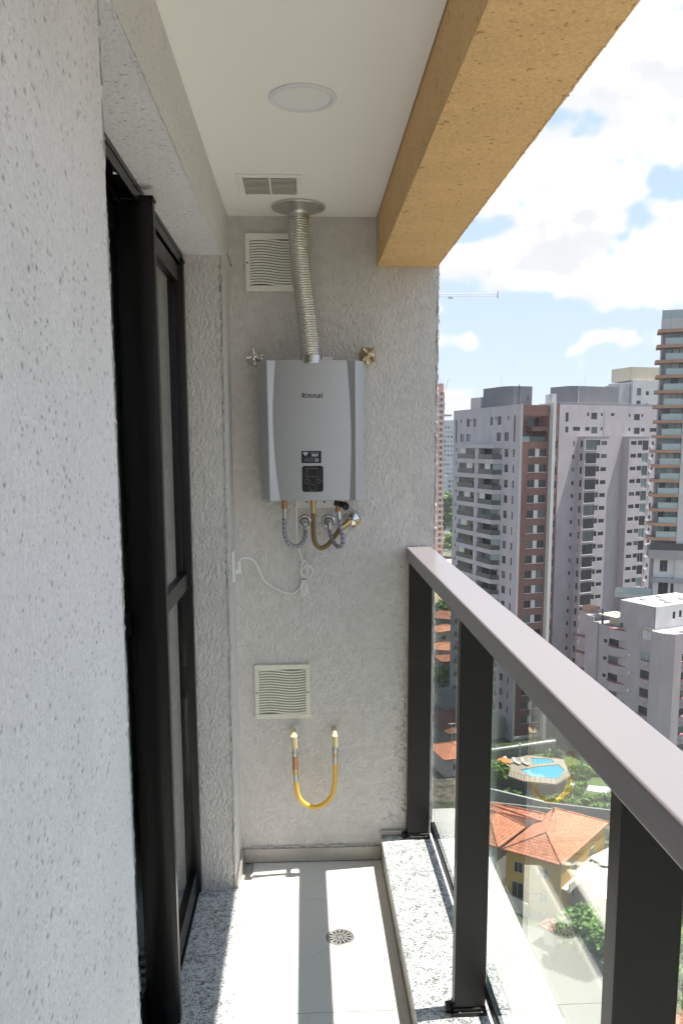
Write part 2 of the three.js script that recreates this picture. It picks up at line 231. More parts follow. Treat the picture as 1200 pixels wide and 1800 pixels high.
// drain
{ const t = thing('floor_drain', 'round metal floor drain with slotted grate in the tile floor', 'drain', [DR[0], 0, DR[1]]);
  part(t, 'rim', lathe([[.0445, -.003], [.0445, .0012], [.0475, .002], [.0515, .001], [.0525, -.002]], 48), mat.drain);
  const s = new THREE.Shape(); s.absarc(0, 0, .0443, 0, Math.PI * 2);
  const slot = (r0, r1, a, w0, w1) => { const h = new THREE.Path(), c = Math.cos(a), n = Math.sin(a), q = (r, w) => [c * r - n * w, n * r + c * w]; h.moveTo(...q(r0, -w0)); h.lineTo(...q(r1, -w1)); h.lineTo(...q(r1, w1)); h.lineTo(...q(r0, w0)); h.closePath(); s.holes.push(h); };
  for (let k = 0; k < 14; k++) slot(.0235, .0412, k / 14 * 6.28319, .0017, .0044);
  for (let k = 0; k < 8; k++) slot(.0085, .0192, k / 8 * 6.28319 + .2, .0012, .0034);
  const g = new THREE.ExtrudeGeometry(s, { depth: .003, bevelEnabled: false, curveSegments: 48 }); g.rotateX(-Math.PI / 2); g.translate(0, -.0025, 0); part(t, 'grate', g, mat.drain);
  part(t, 'drain_pipe', cyl([0, -.12, 0], [0, -.0055, 0], .044, .044, 32), mat.dark); }

// back wall, with crumbling right edge and crumbs of plaster beside the post
{ const t = thing('end_wall', 'grey stucco end wall that carries the water heater and the vents', 'wall');
  const g = [bx(-.60, .552, -.2, 3.4, -D - .22, -D), crumble([.552, -.2, -D], [.552, 2.54, -D], .006, .0048, 3, [-.0035, 0, -.004]), crumble([.552, -.2, -D - .1], [.552, 2.54, -D - .1], .006, .005, 4, [-.003, 0, 0])];
  part(t, 'stucco', g, mat.wallBack);
  const R = rng(5), cr = [];
  for (let k = 0; k < 260; k++) { const y = .12 + Math.pow(R(), 1.6) * .85, x = .432 - Math.pow(R(), 2.2) * .11 * (y < .45 ? 1.15 : .45), r = .0024 + R() * R() * .0055; const q = new THREE.IcosahedronGeometry(r, 0); q.rotateX(R() * 3); q.rotateY(R() * 3); q.scale(.8, 1.1 + R(), .85); q.translate(x, y, -D + r * .45); cr.push(uvm(q)); }
  for (let k = 0; k < 120; k++) { const x = .30 - R() * .54, r = .002 + R() * .003; const q = new THREE.IcosahedronGeometry(r, 0); q.rotateY(R() * 3); q.translate(x, .066 + R() * .004, -D + .004 + R() * .008); cr.push(uvm(q)); }
  const c = part(t, 'plaster_crumb', cr, mat.wallBack, 'small crumbs of plaster on the wall beside the railing post'); c.userData.kind = 'stuff'; }
{ const t = thing('skirting_board', 'beige ceramic skirting board at the foot of the end wall', 'skirting board');
  const xs = [-.276, .326]; for (let k = 0; k < 1; k++) part(t, 'skirting_tile', rbx(xs[k] + .0008, xs[k + 1] - .0008, .001, .063, -D, -3.391, .002), mat.skirting); }
{ const t = thing('skirting_board', 'beige ceramic skirting strip on the short left wall by the corner', 'skirting board'); part(t, 'skirting_tile', rbx(L, L + .013, .001, .063, -3.389, COLZ + .004, .002), mat.skirting); }

// left wall with the door opening
{ const t = thing('door_wall', 'pale pitted stucco wall on the left with the sliding door opening', 'wall');
  part(t, 'wall_pier', [bx(L - .24, L, -.14, SOFF, JAMBZ, BACK), crumble([L, -.05, JAMBZ], [L, SOFF, JAMBZ], .0043, .0032, 13, [-.003, 0, .003])], mat.wallNear, 'near pier of pale stucco with small dark pits');
  part(t, 'lintel', [bx(L - .24, L, SOFF, CEIL + .3, -D, BACK), crumble([L, SOFF, COLZ], [L, SOFF, JAMBZ], .004, .0022, 14, [-.0032, .0032, 0])], mat.wallNear, 'stucco lintel above the sliding door');
  part(t, 'door_jamb', [bx(L - .24, L, -.14, SOFF, -D, COLZ), crumble([L, .05, COLZ], [L, SOFF, COLZ], .005, .0032, 15, [-.003, 0, -.003])], mat.wallBack, 'grey stucco jamb at the far end of the door opening'); }
{ const t = thing('end_wall', 'stucco wall that closes the balcony behind the viewer', 'wall'); part(t, 'stucco', bx(-.60, .55, -.2, 3.4, BACK + .002, BACK + .2), mat.wallBack); }
// ceiling
struct('ceiling', bx(L, .3, CEIL, CEIL + .2, -D, BACK), mat.ceiling, 'smooth white ceiling of the balcony');
// beam
{ const t = thing('concrete_beam', 'orange yellow stucco beam along the outer edge of the ceiling', 'beam');
  part(t, 'beam_stucco', [bx(.3026, .5454, 2.5257, 3.6, -D + .0005, BACK + .3), crumble([.5454, 2.5257, -D + .003], [.5454, 2.5257, BACK], .0045, .0026, 23, [-.0032, .0032, 0]), crumble([.3026, 2.5257, -D + .003], [.3026, 2.5257, BACK], .0032, .0012, 24, [.003, .003, 0]), crumble([.3026, 2.5257, -D + .003], [.5454, 2.5257, -D + .003], .0034, .0018, 25, [0, .003, 0])], mat.beam); }
// granite sill under the door
{ const t = thing('door_sill', 'speckled granite sill under the sliding door', 'sill');
  part(t, 'granite_slab', rbx(-.60, -.235, -.03, .05, COLZ - .03, JAMBZ + .4, .003), mat.granite);
  part(t, 'plinth', bx(-.30, -.262, -.14, -.03, COLZ, BACK), mat.grout); part(t, 'granite_slab', rbx(L - .01, -.235, -.03, .05, JAMBZ + .402, BACK, .003), mat.granite); }
// kerb at the outer edge
{ const t = thing('granite_kerb', 'raised kerb along the outer edge with speckled granite top', 'kerb');
  part(t, 'kerb_core', bx(.3345, .745, -.14, .083, -D - .25, BACK), mat.concrete);
  part(t, 'kerb_face', rbx(.3265, .334, .0005, .0835, -3.391, BACK, .002), mat.skirting, 'beige tile face of the kerb towards the floor');
  part(t, 'kerb_end', rbx(.3265, .425, .1115, .135, -D, -3.391, .002), mat.skirting);
  for (const [z0, z1] of [[-D + .0005, -2.262], [-2.2605, -1.1], [-1.0985, .4], [.4015, BACK]]) part(t, 'granite_slab', rbx(.3235, .615, .084, .1106, z0, z1, .0025), mat.granite);
  part(t, 'ledge', [bx(.6165, .762, .02, .1085, -D - .25, BACK), bx(.555, .6155, .084, .108, -D - .25, -D)], mat.concrete, 'whitish outer ledge beyond the glass'); }
// the rest of the building
{ const t = thing('own_building', 'grey stucco building mass beneath and beside the balcony', 'building', [0, -58, 0]);
  part(t, 'wall', [bx(-8, .55, 0, 57.85, -12, 9), bx(-8, -5.2, 57.86, 64, -12, 9), bx(-5.199, -.61, 60.9, 64, -12, 9), bx(-5.199, .3, 62.5, 64, -3.2, 9)], mat.wallNear); }
{ const g = [bx(-4.4, -.535, 0, .05, -4.6, .6), bx(-4.6, -4.4, 0, 2.8, -4.6, .6), bx(-4.4, -.535, 0, 2.8, -4.8, -4.6), bx(-4.4, -.535, 0, 2.8, .6, .8), bx(-4.6, -.535, 2.75, 2.9, -4.8, .8), bx(-.54, -.2, -.2, 2.9, -4.8, -3.63), bx(-.70, -.605, 0, 2.9, -3.64, -3.38), bx(-.62, -.535, 0, 2.74, .605, 1.4)];
  struct('interior_room', g, mat.room, 'plain room behind the sliding door');
  const pts = []; for (let k = 0; k <= 60; k++) pts.push([-.85 + Math.sin(k * 1.3) * .025, k / 60]);
  const s = new THREE.Shape(); s.moveTo(-.02, 0); for (let k = 0; k <= 80; k++) s.lineTo(Math.sin(k * .9) * .022, k / 80 * .62); for (let k = 80; k >= 0; k--) s.lineTo(Math.sin(k * .9) * .022 - .004, k / 80 * .62); s.closePath();
  const c = new THREE.ExtrudeGeometry(s, { depth: 2.35, bevelEnabled: false }); c.rotateX(-Math.PI / 2); c.translate(-.72, .08, -2.55); one('curtain', c, mat.curtain, 'pale folded curtain behind the far door leaf', 'curtain'); }

// ------------------------------------------------------------------ sliding door
{ const t = thing('sliding_door', 'black aluminium sliding glass door with tall stiles on the left', 'door');
  part(t, 'top_track', [bx(-.53, -.425, 2.485, 2.499, COLZ + .001, JAMBZ - .001), bx(-.432, -.427, 2.455, 2.484, COLZ + .001, JAMBZ - .001), bx(-.476, -.472, 2.45, 2.484, COLZ + .001, JAMBZ - .001), bx(-.53, -.522, 2.44, 2.484, COLZ + .001, JAMBZ - .001)], mat.black);
  part(t, 'bottom_track', [bx(-.53, -.43, .0505, .064, COLZ + .001, JAMBZ - .001), bx(-.454, -.45, .065, .08, COLZ + .001, JAMBZ - .001)], mat.black);
  part(t, 'jamb_frame', [bx(-.529, -.43, .065, 2.44, COLZ + .001, COLZ + .022), bx(-.529, -.45, .065, 2.44, JAMBZ - .03, JAMBZ - .001)], mat.black);
  const stile = (x0, x1, z0, z1, y0, y1) => { // bowed face towards the camera, fluted
    const s = new THREE.Shape(), n = 22, w = x1 - x0; s.moveTo(x0, z0); const pr = []; for (let i = 0; i <= n; i++) { const u = i / n; pr.push([x0 + u * w, z1 - .012 + .012 * Math.pow(Math.sin(Math.PI * clamp(u * .94 + .03)), .55)]); }
    for (const p of pr) s.lineTo(...p); s.lineTo(x1, z0); s.closePath(); const g = new THREE.ExtrudeGeometry(s, { depth: y1 - y0, bevelEnabled: false }); g.rotateX(Math.PI / 2); g.translate(0, y1, 0); return toCreasedNormals(g, .5); };
  const leaf = (x, zs0, zs1, zFar, zNear, x0, x1, label, far) => {
    part(t, 'stile', stile(x0, x1, zs0, zs1, .068, 2.462), mat.black, label);
    part(t, 'stile_cap', rbx(x0 - .004, x1 + .004, 2.4625, 2.474, zs0 - .003, zs1 + .004, .003), mat.black);
    part(t, 'rail', [rbx(x - .018, x + .018, .078, .165, zFar, zNear, .003)], mat.black); part(t, 'rail', [rbx(x - .018, x + .018, 2.39, 2.448, zFar, zNear, .003)], mat.black);
    part(t, 'rail', [rbx(x - .018, x + .018, 1.29, 1.35, zFar, zNear, .003)], mat.black);
    part(t, 'pane', bx(x - .003, x + .003, .1655, 1.2895, zFar, zNear), mat.doorGlass); part(t, 'pane', bx(x - .003, x + .003, 1.3505, 2.3895, zFar, zNear), mat.doorGlass); };
  leaf(-.452, COLZ + .023, COLZ + .062, COLZ + .062, -2.335, -.516, -.42, 'tall black stile beside the grey jamb');
  leaf(-.508, -2.334, -2.295, -2.295, JAMBZ - .032, -.4915, -.392, 'wide black stile near the pale pier');
  part(t, 'bolt', cyl([-.448, 2.472, -2.1], [-.438, 2.472, -2.1], .007), mat.steel);
  part(t, 'guide_block', rbx(-.47, -.452, .0655, .085, -2.72, -2.69, .003), mat.black); }

// ------------------------------------------------------------------ glass balustrade
{ const t = thing('glass_balustrade', 'dark metal balustrade with glass panes and a wide flat handrail', 'balustrade');
  part(t, 'handrail', (() => { const g = new RoundedBoxGeometry(.1053, .0565, D + BACK, 4, .006); g.translate(.4795, 1.3662, (-D + BACK) / 2); return uvm(g); })(), mat.rail);
  const posts = [-3.362, -2.243, -1.063, .117, 1.297];
  for (const z of posts) {
    part(t, 'post', rbx(.439, .5345, .1112, 1.3378, z - .045, z, .003), mat.post);
    part(t, 'base_shoe', [rbx(.431, .5385, .1112, .124, z - (z < -3.3 ? .043 : .052), z + .012, .003), rbx(.436, .5365, .124, .134, z - (z < -3.3 ? .043 : .048), z + .006, .003), rbx(.416, .431, .1112, .131, z - .04, z - .004, .003)], mat.post); for (const x of [.455, .520]) part(t, 'screw', cyl([x, .1241, z + .0075], [x, .1262, z + .0075], .0042, .0036, 10), mat.steel); }
  for (let k = 0; k < 4; k++) { const a = k ? posts[k] + .002 : -D - .1, b = posts[k + 1] - .047;
    part(t, 'glass_pane', bx(.540, .548, .19, 1.337, k ? posts[k] - .04 : -D + .05, posts[k + 1] - .003), mat.glass);
    part(t, 'bottom_rail', rbx(.536, .556, .150, .1895, k ? posts[k] - .04 : -D + .05, posts[k + 1] - .003, .003), mat.black); } }

// ------------------------------------------------------------------ ceiling fittings
{ const t = thing('ceiling_light', 'round flush white ceiling light, switched off', 'ceiling light', [.007, CEIL, -2.279]);
  part(t, 'rim', lathe([[.0725, -.001], [.074, -.006], [.083, -.0065], [.0885, -.004], [.089, -.0005]], 64), mat.lampRing); part(t, 'diffuser', lathe([[0, -.0052], [.04, -.005], [.0724, -.0035]], 64), mat.lamp); }
{ const t = thing('ceiling_grille', 'white rectangular air grille in the ceiling beside the flue collar', 'air grille', [-.1055, CEIL, -3.01]);
  const w = .222, d = .236, f = .02; part(t, 'grille_frame', [rbx(-w / 2, w / 2, -.007, -.0003, -d / 2, -d / 2 + f, .002), rbx(-w / 2, w / 2, -.007, -.0003, d / 2 - f, d / 2, .002), rbx(-w / 2, -w / 2 + f, -.0068, -.0003, -d / 2 + f, d / 2 - f, .002), rbx(w / 2 - f, w / 2, -.0068, -.0003, -d / 2 + f, d / 2 - f, .002), rbx(-.003, .003, -.0066, -.0003, -d / 2 + f, d / 2 - f, .001)], mat.plastic);
  part(t, 'duct_opening', bx(-w / 2 + f, w / 2 - f, -.0012, -.0004, -d / 2 + f, d / 2 - f), mat.filter);
  for (const s of [-1, 1]) for (let k = 0; k < 15; k++) { const z = -d / 2 + f + .0065 + k * (d - 2 * f - .013) / 14; const g = new THREE.BoxGeometry((w - 2 * f) / 2 - .005, .0013, .0125); g.rotateX(.42); g.translate(s * ((w - 2 * f) / 4 + .0005), -.0042, z); part(t, 'slat', g, mat.plastic); } }
function wallVent(x0, x1, y0, y1, material, label) {
  const t = thing('wall_vent', label, 'air vent', [x0, y0, -D]); const w = x1 - x0, h = y1 - y0, f = .022;
  part(t, 'vent_frame', [rbx(0, w, 0, f, 0, .012, .003), rbx(0, w, h - f, h, 0, .012, .003), rbx(0, f * .8, f, h - f, 0, .0118, .003), rbx(w - f * .8, w, f, h - f, 0, .0118, .003)], material);
  part(t, 'vent_back', bx(f * .8, w - f * .8, f, h - f, .0005, .002), mat.hole);
  const n = 17, pitch = (h - 2 * f) / n;
  const s = new THREE.Shape(), W = w - 1.6 * f, q = 24; const wav = u => .0046 * Math.sin(u * 6.28319 * .98 + .3);
  for (let i = 0; i <= q; i++) { const u = i / q; i ? s.lineTo(u * W, wav(u) - pitch * .225) : s.moveTo(0, wav(0) - pitch * .225); } for (let i = q; i >= 0; i--) { const u = i / q; s.lineTo(u * W, wav(u) + pitch * .225); } s.closePath();
  const g = new THREE.ExtrudeGeometry(s, { depth: .007, bevelEnabled: true, bevelSize: .0012, bevelThickness: .0015, bevelSegments: 1 }); g.translate(f * .8, 0, .0025);
  for (let k = 0; k < n; k++) { const m = part(t, 'slat', g, material); m.position.y = f + pitch * (k + .5); }
  for (const x of [f * .4, w - f * .4]) part(t, 'screw', cyl([x, h * .49, .0119], [x, h * .49, .0131], .0036, .0036, 12), mat.dark);
}
wallVent(-.223, .012, 2.427, 2.648, mat.plastic, 'white wavy louvred vent high on the wall behind the flue pipe');
wallVent(-.217, .018, .655, .894, mat.cream, 'cream wavy louvred vent low on the wall above the yellow gas hose');

// ------------------------------------------------------------------ flue
{ const t = thing('flue_pipe', 'silver flexible flue pipe rising from the water heater to a ceiling collar', 'flue pipe');
  const c = new THREE.CatmullRomCurve3([V(-.010, 2.70, -3.262), V(-.010, 2.60, -3.263), V(-.004, 2.50, -3.266), V(.010, 2.38, -3.27), V(.024, 2.26, -3.272), V(.030, 2.19, -3.272), V(.032, 2.13, -3.272)]);
  const n = 660, m = 36, pos = [], uv = [], idx = [], fr = c.computeFrenetFrames(n, false), R = rng(3); const Lc = c.getLength();
  const dent = Array.from({ length: 140 }, () => (R() - .5));
  for (let i = 0; i <= n; i++) { const p = c.getPointAt(i / n), s = i / n * Lc, rib = s / .0092; const seam = (s / .062) % 1;
    for (let j = 0; j <= m; j++) { const a = j / m * 6.28319, k = Math.sin((rib + j / m) * 6.28319); const rr = .0385 + 0.00085 * k + .0006 * (vnoise(s * 60, Math.cos(a) * 2 + 5, Math.sin(a) * 2 + 5) - .5) + (((seam + j / m) % 1) < .05 ? .0012 : 0) + dent[Math.floor(rib) % 140] * .0004;
      const q = p.clone().addScaledVector(fr.normals[i], Math.cos(a) * rr).addScaledVector(fr.binormals[i], Math.sin(a) * rr); pos.push(q.x, q.y, q.z); uv.push(j / m, i / n); } }
  for (let i = 0; i < n; i++) for (let j = 0; j < m; j++) { const a = i * (m + 1) + j, b = a + m + 1; idx.push(a, a + 1, b, a + 1, b + 1, b); }
  const g = new THREE.BufferGeometry(); g.setAttribute('position', new THREE.Float32BufferAttribute(pos, 3)); g.setAttribute('uv', new THREE.Float32BufferAttribute(uv, 2)); g.setIndex(idx); g.computeVertexNormals();
  part(t, 'flexible_duct', g, mat.alu);
  const fl = lathe([[.0405, -.046], [.0415, -.045], [.0425, -.034], [.047, -.028], [.088, -.013], [.1005, -.0095], [.1015, -.007], [.100, -.001]], 64); fl.translate(-.010, CEIL, -3.262); part(t, 'ceiling_collar', fl, mat.steel); }

// ------------------------------------------------------------------ water heater
const HZ = -3.241, HY0 = 1.603, HY1 = 2.144;
const font = await new FontLoader().loadAsync('fonts/droid/droid_sans_bold.typeface.json');
{ const t = thing('water_heater', 'silver gas water heater on the end wall with black control panel', 'water heater');
  part(t, 'casing', rbx(-.158, .236, HY0 + .006, HY1 - .006, -D + .002, HZ - .042, .006), mat.darkSilver);
  const pl = v => -.089 - .022 * Math.pow(Math.sin(Math.PI * clamp(v * .93 + .04)), .8) - .012 * v, pr = v => .181 + .0085 * Math.sin(Math.PI * v) - .010 * v * v;
  const sheet = (f, nu, nv, crease = .4) => { const pos = [], idx = []; for (let j = 0; j <= nv; j++) for (let i = 0; i <= nu; i++) pos.push(...f(i / nu, j / nv)); for (let j = 0; j < nv; j++) for (let i = 0; i < nu; i++) { const a = j * (nu + 1) + i, b = a + nu + 1; idx.push(a, a + 1, b, a + 1, b + 1, b); } const g = new THREE.BufferGeometry(); g.setAttribute('position', new THREE.Float32BufferAttribute(pos, 3)); g.setIndex(idx); return uvm(toCreasedNormals(g.toNonIndexed(), crease)); };
  const Y = v => mix(HY0, HY1, v);
  // closed front panel: a gently convex sheet with turned-back rim
  part(t, 'front_panel', sheet((u, v) => { const vv = clamp((v - .02) / .96), a = pl(vv), b = pr(vv), uu = clamp((u - .0) / 1); let x = mix(a, b, uu), z = HZ - .0085 + .0085 * (1 - Math.pow(2 * uu - 1, 2)); if (v < .01 || v > .99) z = HZ - .045; return [x, Y(vv), z]; }, 28, 50), mat.silver);
  const ry0 = HY0 - .001, ry1 = HY1 - .0015;
  part(t, 'side_trim', sheet((u, v) => { const vv = clamp((v - .02) / .96); const k = Math.round(u * 3), xs = [-.179 + .010 * (1 - vv), -.141 + .006 * (1 - vv) , -.137 + .0055 * (1 - vv), pl(vv)], zs = [HZ - .055, HZ - .002, HZ, HZ - .0088]; return [xs[k], mix(ry0, ry1, vv), (v < .01 || v > .99) ? Math.min(zs[k], HZ - .046) : zs[k]]; }, 3, 50), mat.silver);
  part(t, 'side_trim', sheet((u, v) => { const vv = clamp((v - .02) / .96); const k = Math.round(u * 3), xs = [pr(vv), .2055 - .002 * vv, .2095 - .002 * vv, .2415 - .001 * vv], zs = [HZ - .0088, HZ, HZ - .002, HZ - .050]; return [xs[k], mix(ry0, ry1, vv), (v < .01 || v > .99) ? Math.min(zs[k], HZ - .046) : zs[k]]; }, 3, 50), mat.silver);
  const lg = new TextGeometry('Rinnai', { font, size: .0192, depth: .0009, curveSegments: 5, bevelEnabled: false }); lg.computeBoundingBox(); const lw = lg.boundingBox.max.x; lg.scale(.0815 / lw, 1, 1); lg.translate(-.0055, 2.0, HZ - .0004); part(t, 'logo', lg, mat.ink, 'dark lettering of the heater maker');
  // sticker
  const cv = document.createElement('canvas'); cv.width = 512; cv.height = 312; const c = cv.getContext('2d'); c.fillStyle = '#0b1013'; c.fillRect(0, 0, 512, 312);
  c.strokeStyle = '#e8eef0'; c.lineCap = 'butt'; for (const r of [26, 54, 84]) { c.lineWidth = 20; c.beginPath(); c.arc(108, 120, r, Math.PI * 1.22, Math.PI * 1.78); c.stroke(); } c.fillStyle = '#e8eef0'; c.beginPath(); c.arc(108, 122, 13, 0, 7); c.fill();
  c.fillStyle = '#9aa4a8'; c.fillRect(232, 42, 230, 9); c.fillRect(238, 58, 216, 8); c.fillStyle = '#f2f6f7'; c.font = 'bold 78px sans-serif'; c.fillText('WIFI', 262, 140); c.fillStyle = '#7f898d'; c.fillRect(130, 160, 270, 7); for (let k = 0; k < 4; k++) { c.fillStyle = '#6d777a'; c.fillRect(70, 196 + k * 20, 250, 10); } c.fillStyle = '#8b9598'; c.fillRect(345, 188, 100, 90);
  const st = new THREE.CanvasTexture(cv); st.colorSpace = THREE.SRGBColorSpace;
  const sg = new THREE.BoxGeometry(.0775, .047, .001); sg.translate(.031, 1.7725, HZ + .0006); part(t, 'sticker', sg, new THREE.MeshStandardMaterial({ map: st, roughness: .35 }), 'black sticker with wireless symbol');
  const rs = new THREE.Shape(); { const x0 = -.0055, x1 = .0765, y0 = 1.6365, y1 = 1.7375, r = .011; rs.moveTo(x0 + r, y0); rs.lineTo(x1 - r, y0); rs.quadraticCurveTo(x1, y0, x1, y0 + r); rs.lineTo(x1, y1 - r); rs.quadraticCurveTo(x1, y1, x1 - r, y1); rs.lineTo(x0 + r, y1); rs.quadraticCurveTo(x0, y1, x0, y1 - r); rs.lineTo(x0, y0 + r); rs.quadraticCurveTo(x0, y0, x0 + r, y0); }
  const pg = new THREE.ExtrudeGeometry(rs, { depth: .003, bevelEnabled: true, bevelSize: .0008, bevelThickness: .0008, bevelSegments: 2 }); pg.translate(0, 0, HZ - .003); const pan = part(t, 'control_panel', pg, mat.blackPlastic);
  const bar = (x0, x1, y0, y1) => bx(x0, x1, y0, y1, HZ + .0008, HZ + .0016);
  part(pan, 'display', bx(.0125, .0555, 1.6965, 1.7265, HZ + .0008, HZ + .0012), mat.screen); part(pan, 'display_frame', [bar(.0105, .0575, 1.727, 1.7288), bar(.0105, .0575, 1.6942, 1.696), bar(.0105, .0122, 1.696, 1.727), bar(.0558, .0575, 1.696, 1.727)], mat.ringGrey);
  for (const [x, y, r] of [[.0128, 1.6775, .0095], [.0568, 1.6785, .0095], [.0350, 1.6535, .0125]]) { const b = new THREE.CylinderGeometry(r * .74, r * .78, .0022, 28); b.rotateX(Math.PI / 2); b.translate(x, y, HZ + .0018); const m = part(pan, 'button', b, mat.blackPlastic); const q = new THREE.TorusGeometry(r, .0011, 8, 32); q.translate(x, y, HZ + .0010); part(pan, 'button_ring', q, mat.ringGrey); }
  const red = M([.25, .03, .03]); for (const [x, y] of [[.0625, 1.7], [.0575, 1.656]]) { const q = new THREE.CircleGeometry(.0018, 12); q.translate(x, y, HZ + .0012); part(pan, 'indicator', q, red); }
  part(t, 'top_label', bx(-.028, .012, HY1 + .001, HY1 + .018, -3.300, -3.298), mat.whitePlastic); part(t, 'top_label', bx(.078, .118, HY1 + .001, HY1 + .018, -3.300, -3.298), mat.whitePlastic);
  part(t, 'flue_socket', cyl([.032, HY1 - .01, -3.272], [.032, HY1 + .018, -3.272], .043, .041, 32), mat.dullChrome);
  part(t, 'mounting_plate', rbx(-.03, .165, 1.560, 1.606, -D, -D + .004, .001), mat.whitePlastic);
  for (const x of [.012, .085]) part(t, 'screw', cyl([x, 1.585, -D + .0041], [x, 1.585, -D + .006], .004, .004, 10), mat.dark); }

// valves above the heater
function valve(x, y, m, turn, label) {
  const t = thing('water_valve', label, 'valve', [x, y, -D]); const R = g => { g.rotateX(Math.PI / 2); return g; };
  part(t, 'wall_flange', R(lathe([[.034, 0], [.034, .004], [.026, .012], [.014, .018], [.012, .019]], 36)), m);
  part(t, 'stem', cyl([0, 0, .018], [0, 0, .052], .010, .009, 16), m);
  const arms = []; for (let k = 0; k < 4; k++) { const a = turn + k * Math.PI / 2; arms.push(cyl([0, 0, .056], [Math.cos(a) * .030, Math.sin(a) * .030, .060], .0058, .0075, 14)); const s = new THREE.SphereGeometry(.0085, 14, 10); s.translate(Math.cos(a) * .031, Math.sin(a) * .031, .060); arms.push(s); }
  part(t, 'cross_handle', [...arms, R(lathe([[0, .066], [.010, .065], [.0135, .058], [.0135, .048], [.009, .046]], 24))], m);
}
valve(-.192, 2.166, mat.chrome, .12, 'chrome cross handle valve on the wall left of the water heater');
valve(.263, 2.176, mat.bronze, .78, 'bronze toned cross handle valve on the wall right of the water heater');

// pipes and hoses under the heater
function escutcheon(x, y, label) { const t = thing('pipe_escutcheon', label, 'pipe fitting', [x, y, -D]); const g = lathe([[.030, 0], [.031, .003], [.027, .010], [.019, .0125], [.017, .007], [.0155, .006]], 36); g.rotateX(Math.PI / 2); part(t, 'flange', g, mat.chrome); const n = new THREE.CylinderGeometry(.0145, .0145, .026, 6); n.rotateX(Math.PI / 2); n.translate(0, 0, .014); part(t, 'nut', n, mat.dullChrome); const e = cyl([0, 0, .02], [0, -.006, .046], .010, .0105, 16); part(t, 'outlet', e, mat.dullChrome); }
escutcheon(.003, 1.503, 'chrome pipe flange under the heater where the left braided hose ends');
escutcheon(.103, 1.503, 'chrome pipe flange under the heater where the right braided hose ends');
{ const t = thing('water_hose', 'left grey braided water hose looping under the heater', 'hose');
  part(t, 'braided_tube', tube([[-.079, 1.53, -3.315], [-.080, 1.49, -3.315], [-.076, 1.45, -3.318], [-.058, 1.418, -3.325], [-.030, 1.408, -3.335], [-.008, 1.422, -3.345], [.004, 1.45, -3.352], [.005, 1.49, -3.356]], .0088, 90, 14), mat.braid);
  part(t, 'inlet_nut', cyl([-.079, 1.565, -3.315], [-.079, 1.603, -3.315], .0125, .0125, 6), mat.copper); part(t, 'ferrule', cyl([-.079, 1.525, -3.315], [-.079, 1.565, -3.315], .0105, .0105, 16), mat.dullChrome); part(t, 'ferrule', cyl([.005, 1.475, -3.356], [.003, 1.502, -3.360], .0105, .0105, 16), mat.dullChrome); }
{ const t = thing('water_hose', 'right grey braided water hose looping under the heater', 'hose');
  part(t, 'braided_tube', tube([[.104, 1.49, -3.356], [.106, 1.462, -3.350], [.115, 1.435, -3.340], [.128, 1.414, -3.325], [.142, 1.406, -3.310], [.153, 1.418, -3.300], [.156, 1.445, -3.300], [.148, 1.485, -3.305], [.141, 1.53, -3.312]], .0088, 90, 14), mat.braid);
  part(t, 'inlet_nut', cyl([.139, 1.552, -3.315], [.138, 1.603, -3.315], .012, .012, 6), mat.copper); part(t, 'ferrule', cyl([.1415, 1.522, -3.312], [.139, 1.553, -3.315], .0102, .0102, 16), mat.dullChrome); part(t, 'ferrule', cyl([.104, 1.475, -3.354], [.103, 1.502, -3.360], .0105, .0105, 16), mat.dullChrome);
  const e = part(t, 'filter_elbow', [cyl([.125, 1.588, -3.318], [.165, 1.578, -3.305], .0125, .0125, 16), cyl([.165, 1.578, -3.318], [.167, 1.574, -3.275], .0135, .0145, 20)], mat.dark); part(e, 'filter_cap', cyl([.167, 1.574, -3.2749], [.1672, 1.5735, -3.271], .010, .010, 20), mat.blackPlastic); }
{ const t = thing('gas_hose', 'brown gas hose from the middle of the heater to the wall valve', 'hose');
  part(t, 'hose_tube', tube([[.037, 1.56, -3.318], [.037, 1.51, -3.318], [.038, 1.46, -3.318], [.046, 1.42, -3.32], [.066, 1.402, -3.326], [.092, 1.41, -3.335], [.125, 1.446, -3.348], [.150, 1.478, -3.358]], .0098, 90, 14), mat.brownHose);
  part(t, 'brass_nut', cyl([.037, 1.582, -3.318], [.037, 1.603, -3.318], .0150, .0150, 6), mat.brass); part(t, 'brass_ferrule', cyl([.037, 1.545, -3.318], [.037, 1.583, -3.318], .0112, .0112, 18), mat.brass);
  part(t, 'brass_connector', [cyl([.145, 1.474, -3.356], [.172, 1.494, -3.366], .0125, .0125, 18), cyl([.170, 1.492, -3.365], [.190, 1.507, -3.372], .015, .015, 6)], mat.brass); }
{ const t = thing('gas_valve', 'domed chrome gas valve cap on the wall below the heater', 'valve', [.203, 1.514, -D]); const g = lathe([[.035, 0], [.0355, .004], [.033, .016], [.027, .030], [.016, .040], [0, .044]], 40); g.rotateX(Math.PI / 2); part(t, 'domed_cap', g, mat.chrome); part(t, 'lever', [cyl([.004, -.012, .036], [.036, -.004, .03], .004, .003, 10), cyl([.002, -.036, .02], [.032, -.006, .03], .005, .004, 10)], mat.brass); }
